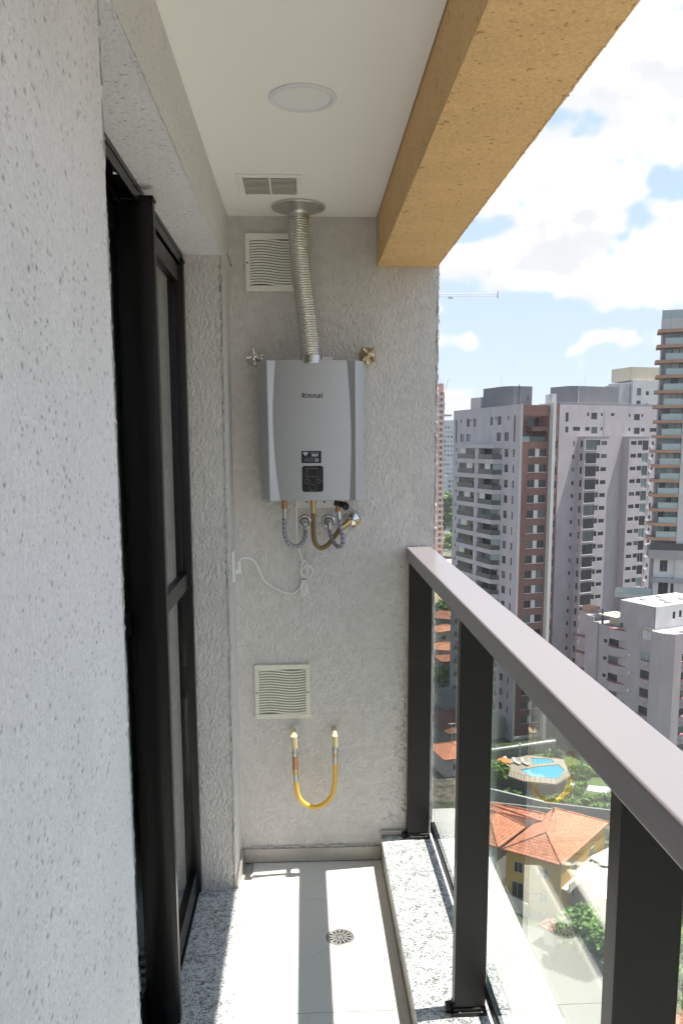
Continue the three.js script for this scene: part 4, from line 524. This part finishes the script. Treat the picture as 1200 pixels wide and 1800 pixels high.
// ------------------------------------------------------------------ lower lilac block with red sills
{ const R = rng(15), t = thing('apartment_block', 'lower lilac apartment block with dark red sills and white flat roofs', 'building', [56.23, GY, -158], Math.atan2(.4336, .9011)); const F = 3.45;
  const h = []; for (let k = 0; k < 7; k++) { const y = 21.15 - F * k; if (y < .5) continue; h.push([4.6, y, .9, .72, 'dark'], [5.95, y - .1, 4.7, 1.3, ''], [11.9, y + .3, .38, .85, 'slit'], [13.2, y + .25, .4, .92, 'slit']); }
  facade(t, 14.0, 24.6, h, mat.lilac, [0, 0, 0], -Math.PI / 2, R);
  part(t, 'parapet', [prism([[-.001, 0], [-.001, 2], [-.3, 2], [-.3, 0]], 0, 25.85), bx(-.3, -.001, 0, 24.9, 2.001, 3.2)], mat.lilac);
  part(t, 'body', [bx(.31, 16, 0, 24.2, 0, 14), bx(.31, 16, 0, 21.5, 14.01, 16.9)], mat.lilac);
  const band = [[-.001, 5.7], [-.9, 6.9], [-.9, 8.6], [-.001, 10.9]];
  for (let k = 0; k < 7; k++) { const y = 20.98 - F * k; if (y < .5) break; part(t, 'balcony_band', prism(band, y - 1.6, y), mat.lilac); part(t, 'red_sill', prism(band.map(([x, z]) => [x * 1.06, z]), y + .003, y + .13), mat.redTrim); part(t, 'air_unit', rbx(-.5, -.05, y - 1.0, y - .5, 11.3, 11.75, .03), mat.whiteTrim); }
  part(t, 'balcony_band', prism(band, 22.6, 24.5), mat.lilac); part(t, 'red_sill', prism(band.map(([x, z]) => [x * 1.06, z]), 24.503, 24.6), mat.redTrim);
  part(t, 'terrace_awning', bx(.4, 5, 26.3, 26.5, 2.6, 7.0), mat.beige); part(t, 'terrace_wall', bx(3, 4.9, 24.25, 26.29, 3, 6.8), mat.creamWall); part(t, 'chimney', bx(.6, .9, 24.25, 27.6, 3.2, 3.5), mat.frame); part(t, 'terrace_pot', [cyl([-.2, 24.65, 9.4], [-.2, 25.1, 9.4], .25, .32, 8)], mat.terracotta); part(t, 'terrace_plant', leaves(-.2, 25.5, 9.4, .6, .6, .6, 90, .18, 5, 5), mat.leafA);
  // stair and tank block
  facade(t, 8.2, 30.3, [], mat.lilac, [-.15, 0, 8.52], -Math.PI / 2, R, { name: 'tower_wall', t: .14 });
  part(t, 'tower_body', bx(.0, 15, 24.25, 30.0, 8.6, 16.5), mat.lilac); part(t, 'roof_sheet', bx(-.15, 15, 30.01, 30.32, 8.54, 16.69), mat.whitePaint, 'white flat roof'); for (const [x, z] of [[3, 11], [6, 13], [8, 10.5], [10, 14], [5, 15]]) part(t, 'roof_vent', [cyl([x, 30.33, z], [x, 30.6, z], .7, .6, 10)], mat.slateGrey);
  facade(t, 15.2, 30.28, [[4.6, 27.6, .75, 1.35, 'dark'], [6.3, 27.7, .75, 1.35, 'dark'], [10.5, 26.6, 1.6, 2.6, 'dark']], mat.whitePaint, [-.15, 0, 16.72], 0, R, { name: 'tower_wall', t: .2 });
  // front part with sun room and rounded balconies
  const hs = []; for (let k = 0; k < 6; k++) hs.push([.25, 20.2 - F * k, 2.45, 1.5, k ? 'dark' : 'teal']); hs.push([.15, 25.0 - 1.1, 2.6, 1.8, 'teal']);
  facade(t, 2.9, 26.3, hs, mat.lilac, [-.6, 0, 14.05], -Math.PI / 2, R, { name: 'front_wall', H2: 26.0 });
  for (let k = 0; k < 6; k++) { const y = 20.1 - F * k, c = [[-.601, 14.3]]; for (let i = 0; i <= 8; i++) c.push([-.601 - .55 * Math.sin(i / 8 * Math.PI), 14.3 + 2.5 * i / 8]); part(t, 'round_balcony', prism(c.slice(1), y - .75, y), mat.lilac); part(t, 'red_sill', prism(c.slice(1).map(([x, z]) => [x < -.61 ? x - .03 : x, z]), y + .003, y + .12), mat.redTrim); }
  part(t, 'front_body', [bx(-.29, 12, 0, 25.6, 14.06, 16.69), bx(-.0, 12, 0, 26.0, 17.0, 19.5)], mat.lilac); part(t, 'terrace_roof', bx(-.55, 12, 26.01, 26.25, 14.08, 16.7), mat.beige);
  part(t, 'side_fin', [prism([[-1.3, 17.0], [-1.3, 19.4], [-.001, 21.2], [2.0, 21.2], [2, 17.0]], 0, 26.1)], mat.lilac, 'angled upright fin of the lilac block');
  const hr = []; for (let k = 0; k < 6; k++) hr.push([1.2, 20.4 - F * k, 2.2, 1.4, 'dark'], [5, 20.4 - F * k, 2.2, 1.4, '']); facade(t, 10, 25.7, hr, mat.lilac, [2.05, 0, 19.85], 0, R, { name: 'front_wall' });
  for (let k = 0; k < 6; k++) for (const x0 of [3.0, 6.8]) { const y = 20.3 - F * k, c = []; for (let i = 0; i <= 8; i++) c.push([x0 + 2.6 * i / 8, 19.851 + .6 * Math.sin(i / 8 * Math.PI)]); part(t, 'round_balcony', prism([...c].reverse(), y - .75, y), mat.lilac); part(t, 'red_sill', prism(c.map(([x, z]) => [x, z > 19.86 ? z + .03 : z]).reverse(), y + .003, y + .12), mat.redTrim); }
  // lower curved wing behind at the left
  part(t, 'rear_wing', prism([[1.5, -1.0], [3.3, -5.5], [8, -5.5], [8, -1.0]].reverse(), 0, 25.4), mat.lilac); for (let k = 0; k < 6; k++) part(t, 'red_sill', bx(1.2, 2.2, 20.6 - F * k, 20.8 - F * k, -4.6, -2), mat.redTrim); part(t, 'water_tank', bx(3.4, 5.4, 25.41, 26.6, -4.8, -2.5), mat.terracotta); }

// ------------------------------------------------------------------ pink tower under construction, crane, far buildings in the gap
{ const t = thing('unfinished_tower', 'slim pink tower under construction with scaffolding behind the stucco edge', 'building', [62, GY, -424], 0);
  for (let k = 0; k < 28; k++) { part(t, 'storey', bx(0, 10.3 + .25 * (k % 3 === 1), 2 + k * 3.02, 2 + k * 3.02 + 2.3, -9, 0), mat.pink); part(t, 'floor_slab', bx(-.2, 10.6, 2 + k * 3.02 - .7, 2 + k * 3.02 - .02, -9.2, .25), mat.whiteTrim); const f = part(t, 'window', bx(8.2, 9.3, 2.6 + k * 3.02, 3.9 + k * 3.02, .001, .05), mat.frame); part(f, 'pane', bx(8.3, 9.2, 2.7 + k * 3.02, 3.8 + k * 3.02, .051, .06), mat.pane); }
  part(t, 'scaffold', Array.from({ length: 7 }, (_, k) => cyl([4 + k * 1.15, 86, 0], [4.2 + k * 1.3, 92.5 - (k % 3) * 1.4, .3], .12, .09, 5)), mat.pink); part(t, 'loading_platform', prism([[10.3, -3], [14.4, -1.2], [10.3, .2]], 73.4, 74.4), mat.terracotta); part(t, 'pier', bx(1, 9.9, 86, 90, -6, -1), mat.pink); }
{ const t = thing('tower_crane', 'thin horizontal jib of a tower crane against the sky', 'crane', [58, GY, -420], 0);
  const g = [cyl([0, 132.2, 0], [39.7, 132.3, 0], .16, .16, 5), cyl([0, 133.5, .7], [39.7, 133.2, .5], .11, .11, 5), cyl([0, 133.5, -.7], [39.7, 133.2, -.5], .11, .11, 5)]; for (let k = 0; k < 26; k++) { g.push(cyl([k * 1.5, 132.2, 0], [k * 1.5 + .75, 133.4, .6], .05, .05, 4), cyl([k * 1.5 + .75, 133.4, .6], [k * 1.5 + 1.5, 132.2, 0], .05, .05, 4)); } part(t, 'jib', g, mat.crane); part(t, 'mast', bx(-1, 1, 0, 136, -1, 1), mat.crane); part(t, 'jib_end', bx(39.4, 39.9, 131.4, 134.6, -.5, .5), mat.crane); part(t, 'trolley', bx(14.8, 17, 131.2, 132, -.8, .8), mat.crane); }
{ const R = rng(16), t = thing('apartment_tower', 'pale distant apartment tower seen in the narrow gap', 'building', [119, GY, -700], 0); const h = []; for (let k = 0; k < 18; k++) for (const x of [.8, 3.4, 6.2]) h.push([x, 72 - k * 3.9, 1.6, 1.9, k % 2 ? 'teal' : '']); facade(t, 9, 79, h, mat.farA, [0, 0, 0], 0, R); part(t, 'body', bx(0, 9, 0, 78.5, -10, -.31), mat.farA); }
{ const R = rng(17), t = thing('apartment_tower', 'grey green distant block below the pale tower in the gap', 'building', [98, GY, -560], 0); const h = []; for (let k = 0; k < 10; k++) for (const x of [1, 3.6, 6]) h.push([x, 33 - k * 3.4, 1.5, 1.7, '']); facade(t, 8, 38, h, mat.farB, [0, 0, 0], 0, R); part(t, 'body', bx(0, 8, 0, 37.5, -10, -.31), mat.farB); }
tree(85.5, GY, -470, 32, 9, 'large bright green tree far off in the gap beside the pink tower', 300, 1400, 1.0);
tree(79.5, GY, -425, 14, 6, 'lower dark green tree far off below the large one in the gap', 305, 900, .8);
{ const g = new THREE.PlaneGeometry(26, 46); g.rotateX(-Math.PI / 2); g.translate(76, GY + .02, -400); struct('building_site', uvm(g), mat.sand, 'bare sandy building site'); }

// ------------------------------------------------------------------ houses
function hipRoof(c, r, eY, rY, th = .16) { // c: four eave corners in order front-left, front-right, back-right, back-left; r: ridge front and back
  const pos = [], uv = [], A = i => [c[i][0], eY, c[i][1]], Bq = i => [r[i][0], rY, r[i][1]];
  const face = (pts) => { const p = pts.map(q => V(...q)), d = p[1].clone().sub(p[0]); const l = d.length(); d.normalize(); const nrm = d.clone().cross(p[p.length - 1].clone().sub(p[0])).normalize(), up = nrm.clone().cross(d); for (let i = 1; i < p.length - 1; i++) for (const q of [p[0], p[i], p[i + 1]]) { pos.push(q.x, q.y, q.z); const e = q.clone().sub(p[0]); uv.push(e.dot(d), e.dot(up)); } };
  face([A(0), A(1), Bq(0)]); face([A(1), A(2), Bq(1), Bq(0)]); face([A(2), A(3), Bq(1)]); face([A(3), A(0), Bq(0), Bq(1)]);
  const lo = i => [c[i][0], eY - th, c[i][1]]; for (let i = 0; i < 4; i++) face([lo(i), lo((i + 1) % 4), A((i + 1) % 4), A(i)]); face([lo(3), lo(2), lo(1), lo(0)]);
  const g = new THREE.BufferGeometry(); g.setAttribute('position', new THREE.Float32BufferAttribute(pos, 3)); g.setAttribute('uv', new THREE.Float32BufferAttribute(uv, 2)); g.computeVertexNormals(); return g; }
function house(label, c, r, eY, rY, wallM, roofM, wins = [], group) {
  const m = [(c[0][0] + c[2][0]) / 2, (c[0][1] + c[2][1]) / 2], t = thing('house', label, 'house', [m[0], GY, m[1]], 0, group), R = rng(Math.abs(Math.round(m[0] * 7 + m[1] * 13)));
  const q = c.map(([x, z]) => [x - m[0], z - m[1]]), rr = r.map(([x, z]) => [x - m[0], z - m[1]]);
  const inset = q.map(([x, z]) => { const l = Math.hypot(x, z), k = (l - .75) / l; return [x * k, z * k]; });
  part(t, 'wall', prism(inset, 0, eY - GY - .17), wallM); const rf = part(t, 'roof', hipRoof(q, rr, eY - GY, rY - GY), roofM);
  const rl = (a, b, n) => cyl([a[0], a[1] + .03, a[2]], [b[0], b[1] + .05, b[2]], .11, .11, 6); const E = i => [q[i][0], eY - GY, q[i][1]], RR = i => [rr[i][0], rY - GY, rr[i][1]];
  part(rf, 'ridge_tiles', [rl(E(0), RR(0)), rl(E(1), RR(0)), rl(E(2), RR(1)), rl(E(3), RR(1)), rl(RR(0), RR(1))], roofM);
  for (const [side, u, y, w, hh] of wins) { const a = inset[side], b = inset[(side + 1) % 4], dx = b[0] - a[0], dz = b[1] - a[1], l = Math.hypot(dx, dz); const [fg, pg] = winGeo(w, hh, true); const f = part(t, 'window', fg, mat.frameLight); const n = [-dz / l, dx / l]; f.position.set(a[0] + dx / l * u + n[0] * .01, y, a[1] + dz / l * u + n[1] * .01); f.rotation.y = Math.atan2(-dz, dx); part(f, 'pane', pg, R() < .7 ? mat.pane : mat.paneMid); }
  return [t, inset, q];
}
{ const [t, ins] = house('two storey house with orange hipped roof and ochre front wall', [[25.26, -99.27], [31.73, -94.66], [41.94, -105.82], [35.5, -110.6]], [[30.97, -99.04], [34.4, -105.9]], -50.5, -48.3, mat.ochre, mat.roof, [[0, 1.1, 4.5, 1.2, 1.5], [0, 4.4, 4.6, 1.2, 1.4], [0, .9, 1.0, 1.6, 2.2], [0, 4.6, 1.3, 1.1, 1.4], [1, 3.5, 4.4, 1.2, 1.3], [1, 9, 4.4, 1.2, 1.3]]);
  const a = ins[1], b = ins[2], dx = (b[0] - a[0]), dz = b[1] - a[1], l = Math.hypot(dx, dz), ex = dx / l, ez = dz / l, nx = -ez, nz = ex; const Q = (u, p) => [a[0] + ex * u + nx * p, a[1] + ez * u + nz * p];
  part(t, 'balcony', [prism([Q(.3, .003), Q(8.5, .003), Q(8.5, 1.1), Q(.3, 1.1)].reverse(), 3.6, 3.85), prism([Q(.3, .95), Q(8.5, .95), Q(8.5, 1.1), Q(.3, 1.1)].reverse(), 3.851, 4.8)], mat.creamWall, 'cream balcony along the side'); part(t, 'antenna', [cyl([-1, 7, 2], [-1, 11.2, 2], .05, .03, 5), cyl([-1.8, 11, 2], [-.2, 11, 2], .03, .03, 4)], mat.crane); }
house('orange roofed house left of the ochre house, half behind the post', [[20.3, -104.8], [25.1, -100.5], [30.4, -106.2], [25.8, -110.6]], [[24.9, -104.3], [26.4, -106.6]], -51, -49, mat.whitePaint, mat.roof, [[0, 2, 3.5, 1.1, 1.2]]);
house('long low orange roof on a white wall behind the left house', [[24.2, -110.6], [32.4, -105.4], [33.4, -107.4], [25.3, -112.4]], [[24.6, -111.3], [32.6, -106.5]], -49.9, -49.2, mat.whitePaint, mat.roof);
{ const t = thing('annex', 'white flat roofed annex beside the ochre house', 'building', [0, GY, 0]); part(t, 'wall', [prism([[34.0, -99.4], [36.0, -95.6], [44, -101], [41.6, -104.6]], 0, 4.5), prism([[36.2, -96.2], [37.6, -93.6], [45, -98.6], [43.9, -100.6]], 0, 3.1)], mat.whitePaint); part(t, 'roof_sheet', prism([[34.4, -99.3], [36.1, -96.1], [43.4, -101.1], [41.5, -104.1]], 4.503, 4.56), mat.slab); part(t, 'roof_sheet', [prism([[37.5, -101], [39, -98.7], [42.5, -101], [41.2, -103.5]], 4.9, 5.0)], mat.whitePaint); part(t, 'window', bx(34.2, 34.9, 1.2, 2.2, -98.3, -98.2), mat.pane); }
{ const t = thing('garden_wall', 'low beige garden wall in front of the ochre house', 'wall', [0, GY, 0]); part(t, 'wall', [prism([[25.4, -98.4], [27.8, -95.6], [28.0, -95.8], [25.6, -98.6]], 0, 1.8), prism([[24.2, -96.4], [25.4, -98.4], [25.2, -98.5], [24, -96.5]], 0, 1.8)], mat.creamWall); }
{ const [t] = house('small hut with weathered pink tile roof under the tree', [[27.6, -90.2], [29.2, -88.4], [30.8, -89.8], [29.2, -91.6]], [[29.1, -89.8], [29.4, -90.1]], -55.6, -54.9, mat.creamWall, mat.roofOld); }
tree(32.0, GY, -86.6, 6.2, 3.3, 'leafy green tree below the balcony beside the white annex', 310, 2600, .34);
tree(40.0, GY, -79.2, 7.2, 3.8, 'leafy green tree at the far right beyond the third post', 320, 2600, .36);
tree(35.5, GY, -76.0, 5.5, 3.0, 'low dark green tree hidden behind the third post', 330, 1800, .34);
{ const t = thing('shed', 'low shed with pinkish roof at the far right behind the post', 'shed', [37.6, GY, -71.5]); part(t, 'wall', bx(-2, 2, 0, 3.6, -2, 2), mat.whitePaint); part(t, 'roof', prism([[-2.3, 2.3], [2.3, 2.3], [2.3, -2.3], [-2.3, -2.3]], 3.61, 3.85), mat.roofOld); }
{ const g = prism([[22, -98], [30, -92], [36, -84], [30, -70], [14, -80]], GY + .01, GY + .02); struct('yard', g, mat.yard, 'concrete yard in front of the houses'); }

// ------------------------------------------------------------------ pool garden at the foot of the tower
{ const t = thing('pool_terrace', 'raised pool terrace with beige deck and dark retaining wall', 'terrace', [0, GY, 0]);
  const dk = [[33.4, -138.6], [34.2, -133.2], [36.74, -130.45], [41.8, -128.9], [45.2, -132.2], [46.4, -139.6], [40.3, -141.8]];
  part(t, 'retaining_wall', prism(dk, 0, 2.9), mat.darkWall); const pool = [[38.45, -132.1], [42.64, -131.0], [45.0, -134.5], [44.78, -137.3], [40.9, -136.6], [37.32, -135.35]];
  const s = new THREE.Shape(); dk.forEach(([x, z], i) => i ? s.lineTo(x, -z) : s.moveTo(x, -z)); s.closePath(); const p2 = [[40.3, -137.5], [44.3, -138.2], [44.2, -140.0], [40.6, -140.6]]; for (const pl of [pool, p2]) { const q = new THREE.Path(); [...pl].reverse().forEach(([x, z], i) => i ? q.lineTo(x, -z) : q.moveTo(x, -z)); q.closePath(); s.holes.push(q); }
  const g = new THREE.ExtrudeGeometry(s, { depth: .25, bevelEnabled: false }); g.rotateX(-Math.PI / 2); g.translate(0, 2.901, 0); part(t, 'deck', uvm(g), mat.deck);
  const fence = []; const ln = [[34.2, -133.2], [36.74, -130.45], [41.8, -128.9], [45.2, -132.2]]; for (let k = 0; k < 3; k++) { const a = ln[k], b = ln[k + 1]; fence.push(cyl([a[0], 4.15, a[1]], [b[0], 4.15, b[1]], .03, .03, 5)); for (let i = 0; i <= 6; i++) fence.push(cyl([mix(a[0], b[0], i / 6), 3.152, mix(a[1], b[1], i / 6)], [mix(a[0], b[0], i / 6), 4.15, mix(a[1], b[1], i / 6)], .035, .035, 5)); } part(t, 'fence', fence, mat.terracotta);
  const w = struct('pool_water', prism(pool, GY + 2.902, GY + 3.02), mat.water, 'blue water of the swimming pool'); struct('pool_water', prism(p2, GY + 2.902, GY + 3.02), mat.water, 'blue water of the small pool behind');
  struct('pool_step', prism([[38.7, -132.3], [41.2, -131.7], [40.6, -133.2], [39.2, -133.6], [39.0, -135.4], [37.7, -135.2]], GY + 3.021, GY + 3.03), mat.waterPale, 'pale shallow step of the pool'); }
{ const t0 = thing('sun_lounger', 'white sun lounger on the pool deck, leftmost of three', 'sun lounger', [36.2, GY + 3.152, -138.2], .5, 'sun loungers on the pool deck'); part(t0, 'seat', rbx(-.35, .35, .25, .36, -.9, .5, .03), mat.whitePaint); const b = part(t0, 'backrest', rbx(-.35, .35, 0, .09, -.75, 0, .03), mat.whitePaint); b.position.set(0, .36, -.86); b.rotation.x = .7; for (const [x, z] of [[-.3, -.8], [.3, -.8], [-.3, .4], [.3, .4]]) part(t0, 'leg', cyl([x, 0, z], [x, .25, z], .03, .03, 6), mat.whitePaint);
  [[37.6, -137.6, 'white sun lounger on the pool deck beside the lamp'], [39.0, -137.2, 'white sun lounger on the pool deck nearest the water']].forEach(([x, z, l]) => { const c = t0.clone(); c.name = numbered('sun_lounger'); c.position.set(x, GY + 3.152, z); c.userData.label = l; scene.add(c); }); }
{ const t = thing('garden_lamp', 'white globe lamp post on the pool deck', 'lamp post', [38.5, GY + 3.152, -140.1]); part(t, 'pole', cyl([0, 0, 0], [0, 2.6, 0], .06, .05, 8), mat.whitePaint); const s = new THREE.SphereGeometry(.24, 14, 10); s.translate(0, 2.8, 0); part(t, 'globe', s, mat.whitePaint); }
{ const t = thing('parasol', 'folded down orange parasol at the left of the pool deck', 'parasol', [34.6, GY + 3.152, -136.2]); part(t, 'canopy', lathe([[1.35, 1.2], [1.0, 1.5], [.5, 1.75], [0, 1.95]], 10), mat.orange); part(t, 'pole', cyl([0, 0, 0], [0, 2.0, 0], .04, .04, 6), mat.frameLight); }
{ const t = thing('boundary_wall', 'grey boundary wall with white coping at the tower foot', 'wall', [0, GY, 0]); part(t, 'wall', prism([[30.8, -143.2], [47.57, -148.25], [47.5, -148.6], [30.7, -143.5]], 0, 3.1), mat.greyWall); part(t, 'coping', prism([[30.8, -143.0], [47.65, -148.1], [47.5, -148.75], [30.7, -143.65]], 3.101, 3.45), mat.whitePaint); }
{ const t = thing('retaining_wall', 'grey garden retaining wall between the houses and the pool', 'wall', [0, GY, 0]); part(t, 'wall', [prism([[28, -131.6], [38.3, -124.0], [54, -118.5], [54, -118.9], [38.2, -124.5], [27.8, -132]], 0, 2.2), prism([[30, -125.0], [40.5, -121.5], [40.4, -121.9], [29.9, -125.4]], 0, 2.0)], mat.greyWall); part(t, 'coping', prism([[28, -131.5], [38.35, -123.9], [38.2, -124.6], [27.8, -132.1]], 2.201, 2.3), mat.slab); }
{ const g = [prism([[31, -143], [47, -147.6], [47, -139.8], [33, -137]], GY + .01, GY + 1.4)]; const m = struct('grass_bank', g, mat.grass, 'grass strip along the boundary wall'); }
struct('garden_ground', prism([[30, -133], [41, -139], [47.5, -147.4], [66, -150], [66, -116], [54, -119], [38.4, -124.2]], GY + .01, GY + .4), mat.grass, 'planted garden ground in front of the pool');
struct('path', prism([[45.2, -133.2], [46.2, -135.4], [58, -131.6], [57, -128.6]], GY + .41, GY + .44), mat.slab, 'pale garden path right of the pool');
{ const R = rng(77); const S = [[35.3, 0, -130.3, .9, .9, .8, 'yellow green shrub below the left end of the terrace'], [36.9, 0, -127.9, 1.1, 1.0, .9, 'dark shrub on the grey wall at the left'], [38.2, 0, -127.4, 1.0, .8, .9, 'pale shrub in the middle of the garden bed'], [40.4, .4, -126.9, 1.3, .9, 1.0, 'round green shrub below the pool corner'], [43.2, .4, -127.2, 1.6, 1.1, 1.2, 'bright green shrub right of the pool corner'], [45.4, .4, -130.2, 1.5, 1.3, 1.1, 'tall loose shrub beside the path start'], [46.6, .4, -126.5, 2.0, 1.1, 1.4, 'wide light green shrub in front of the path'], [49.4, .4, -126.0, 2.1, 1.2, 1.4, 'wide dark green shrub near the third post'], [43.6, .4, -124.6, 2.2, .9, 1.2, 'low hedge like shrub along the lower garden edge'], [47.4, .4, -123.2, 2.2, 1.0, 1.3, 'low shrub at the lower right garden edge'], [51.5, .4, -124.0, 2.0, 1.2, 1.4, 'tall shrub at the right garden edge']];
  S.forEach(([x, y, z, a, b, c, l], k) => bush(x, GY + y, z, a, b, c, l, 500 + k * 7, 420, k % 3 === 1 ? mat.leafC : mat.leafA)); }
tree(33.2, GY + 1, -134.2, 4.2, 1.9, 'round garden tree left of the pool terrace', 340, 900, .3);
[[33.0, .4, -141, 1.6, 1.5, 1.4, 'leafy shrub at the left end of the boundary wall'], [45.6, 1.2, -143, 1.8, 1.4, 1.4, 'leafy shrub at the right end of the boundary wall'], [48.8, .4, -137.6, 2.4, 1.6, 2.0, 'large shrub right of the pool terrace beyond the path'], [52.5, .4, -139.5, 2.6, 2.0, 2.2, 'large dark shrub far right beyond the path'], [47.6, .4, -133.0, 1.2, .8, .9, 'small shrub on the far edge of the pale path'], [52.6, .4, -128.0, 2.2, 1.3, 1.6, 'broad shrub on the near edge of the pale path'], [41.6, .4, -127.6, 1.2, .8, .9, 'small leafy shrub in front of the terrace wall'], [33.6, .3, -129.0, 1.3, 1.2, 1.1, 'leafy shrub at the left end of the garden bed'], [50.0, .4, -121.8, 2.3, 1.0, 1.3, 'low broad shrub along the lower wall near the right']].forEach(([x, y, z, a, b, d, l], k) => bush(x, GY + y, z, a, b, d, l, 700 + k * 7, 460, k % 3 === 1 ? mat.leafC : mat.leafA));
{ const g = leaves(40, GY + 1.6, -141.8, 7.5, .7, 1.4, 2600, .24, 610, 40); const m = one('hedge', g, mat.leafB, 'long clipped hedge along the boundary wall', 'hedge'); }

// ------------------------------------------------------------------ small houses and street in the slit between wall edge and post
const box4 = (x, z, w, d, a) => { const c = Math.cos(a), s = Math.sin(a); return [[-w / 2, d / 2], [w / 2, d / 2], [w / 2, -d / 2], [-w / 2, -d / 2]].map(([u, v]) => [x + c * u + s * v, z - s * u + c * v]); };
const ridge4 = (x, z, w, d, a) => { const c = Math.cos(a), s = Math.sin(a), k = (d - w) / 2; const f = k > 0 ? [[0, k], [0, -k]] : [[0, .1], [0, -.1]]; return f.map(([u, v]) => [x + c * u + s * v, z - s * u + c * v]); };
[[51.5, -297, 16, 22, .3, -54.5, -53.2, mat.creamWall, mat.sand, 'large flat sandy roofed house farthest up the slit by the post'],
 [45.6, -258, 9, 12, -.5, -53.2, -52.2, mat.slateGrey, mat.roofOld, 'dark house with grey roof in the upper slit'],
 [42.0, -243, 9, 7, .4, -54.2, -53.0, mat.creamWall, mat.roofPale, 'house with pale pinkish roof under the dark house'],
 [39.4, -222, 8, 8, -.3, -54.6, -53.2, mat.whitePaint, mat.roofPale, 'house with light orange roof in the middle of the slit'],
 [38.4, -209, 8, 7, .2, -54.2, -53.4, mat.greyWall, mat.roofOld, 'grey house with one window facing the street'],
 [29.9, -160.5, 9, 13, .35, -54.6, -53, mat.greyWall, mat.roofBrown, 'house with broad dull brown roof above the street lamp'],
 [27.0, -144, 7, 8, .25, -54.4, -53.1, mat.whitePaint, mat.roof, 'bright orange roof lowest in the slit beside the post']].forEach(([x, z, w, d, a, e, r, wm, rm, l]) => house(l, box4(x, z, w, d, a), ridge4(x, z, w, d, a), e, r, wm, rm, [[0, 1.5, 1.2, 1.4, 1.2], [0, 4.6, 1.2, 1.4, 1.2]]));
tree(33.6, GY, -193, 5.5, 3.2, 'dark tree beside the parked white cars in the slit', 350, 900, .5);
tree(48.5, GY, -274, 6.5, 4, 'tree between the far roofs in the slit', 360, 700, .6);
{ const t = thing('parked_car', 'white parked car nearer to the tree in the slit', 'car', [33.7, GY, -188.4], .9, 'white cars parked on the street');
  const s = new THREE.Shape(); [[-2.1, .35], [-2.1, .8], [-1.5, .9], [-.8, 1.4], [.8, 1.42], [1.4, .92], [2.1, .82], [2.15, .35]].forEach(([x, y], i) => i ? s.lineTo(x, y) : s.moveTo(x, y)); s.closePath(); const g = new THREE.ExtrudeGeometry(s, { depth: 1.6, bevelEnabled: true, bevelSize: .06, bevelThickness: .06, bevelSegments: 2 }); g.translate(0, 0, -.8); part(t, 'body', g, mat.carWhite); part(t, 'side_window', [bx(-.9, .9, .95, 1.3, .865, .875), bx(-.9, .9, .95, 1.3, -.875, -.865)], mat.pane); for (const [x, z] of [[-1.3, -.75], [-1.3, .75], [1.3, -.75], [1.3, .75]]) { const w = new THREE.CylinderGeometry(.33, .33, .22, 16); w.rotateX(Math.PI / 2); w.translate(x, .33, z); part(t, 'wheel', w, mat.tyre); }
  const c = t.clone(); c.name = numbered('parked_car'); c.position.set(32.1, GY, -183.8); c.userData.label = 'white parked car lower down the slit nearer the brown roof'; scene.add(c); }
struct('street', prism([[24, -200], [40, -206], [38, -172], [26, -170]], GY + .01, GY + .03), mat.asphalt, 'asphalt street');
{ const t = thing('street_lamp', 'pale street lamp post with short cross arm in the slit', 'street lamp', [28.15, GY, -151]); part(t, 'pole', cyl([0, 0, 0], [0, 6.2, 0], .09, .06, 8), mat.crane); part(t, 'arm', rbx(-.7, .7, 6.1, 6.25, -.08, .08, .03), mat.crane); }
// neighbouring houses and trees that the balustrade hides from here
[[12, -118, 9, 12, .2, mat.whitePaint], [10, -140, 10, 11, -.2, mat.creamWall], [55, -96, 10, 14, .5, mat.creamWall], [60, -112, 9, 12, .3, mat.whitePaint]].forEach(([x, z, w, d, a, m], k) => house(['orange roofed house in the row left of the yard', 'orange roofed cream house farther left behind the yard', 'orange roofed cream house right of the annex', 'orange roofed white house behind the right one'][k], box4(x, z, w, d, a), ridge4(x, z, w, d, a), -52.5, -50.6, m, mat.roof));


renderer.render(scene, camera);
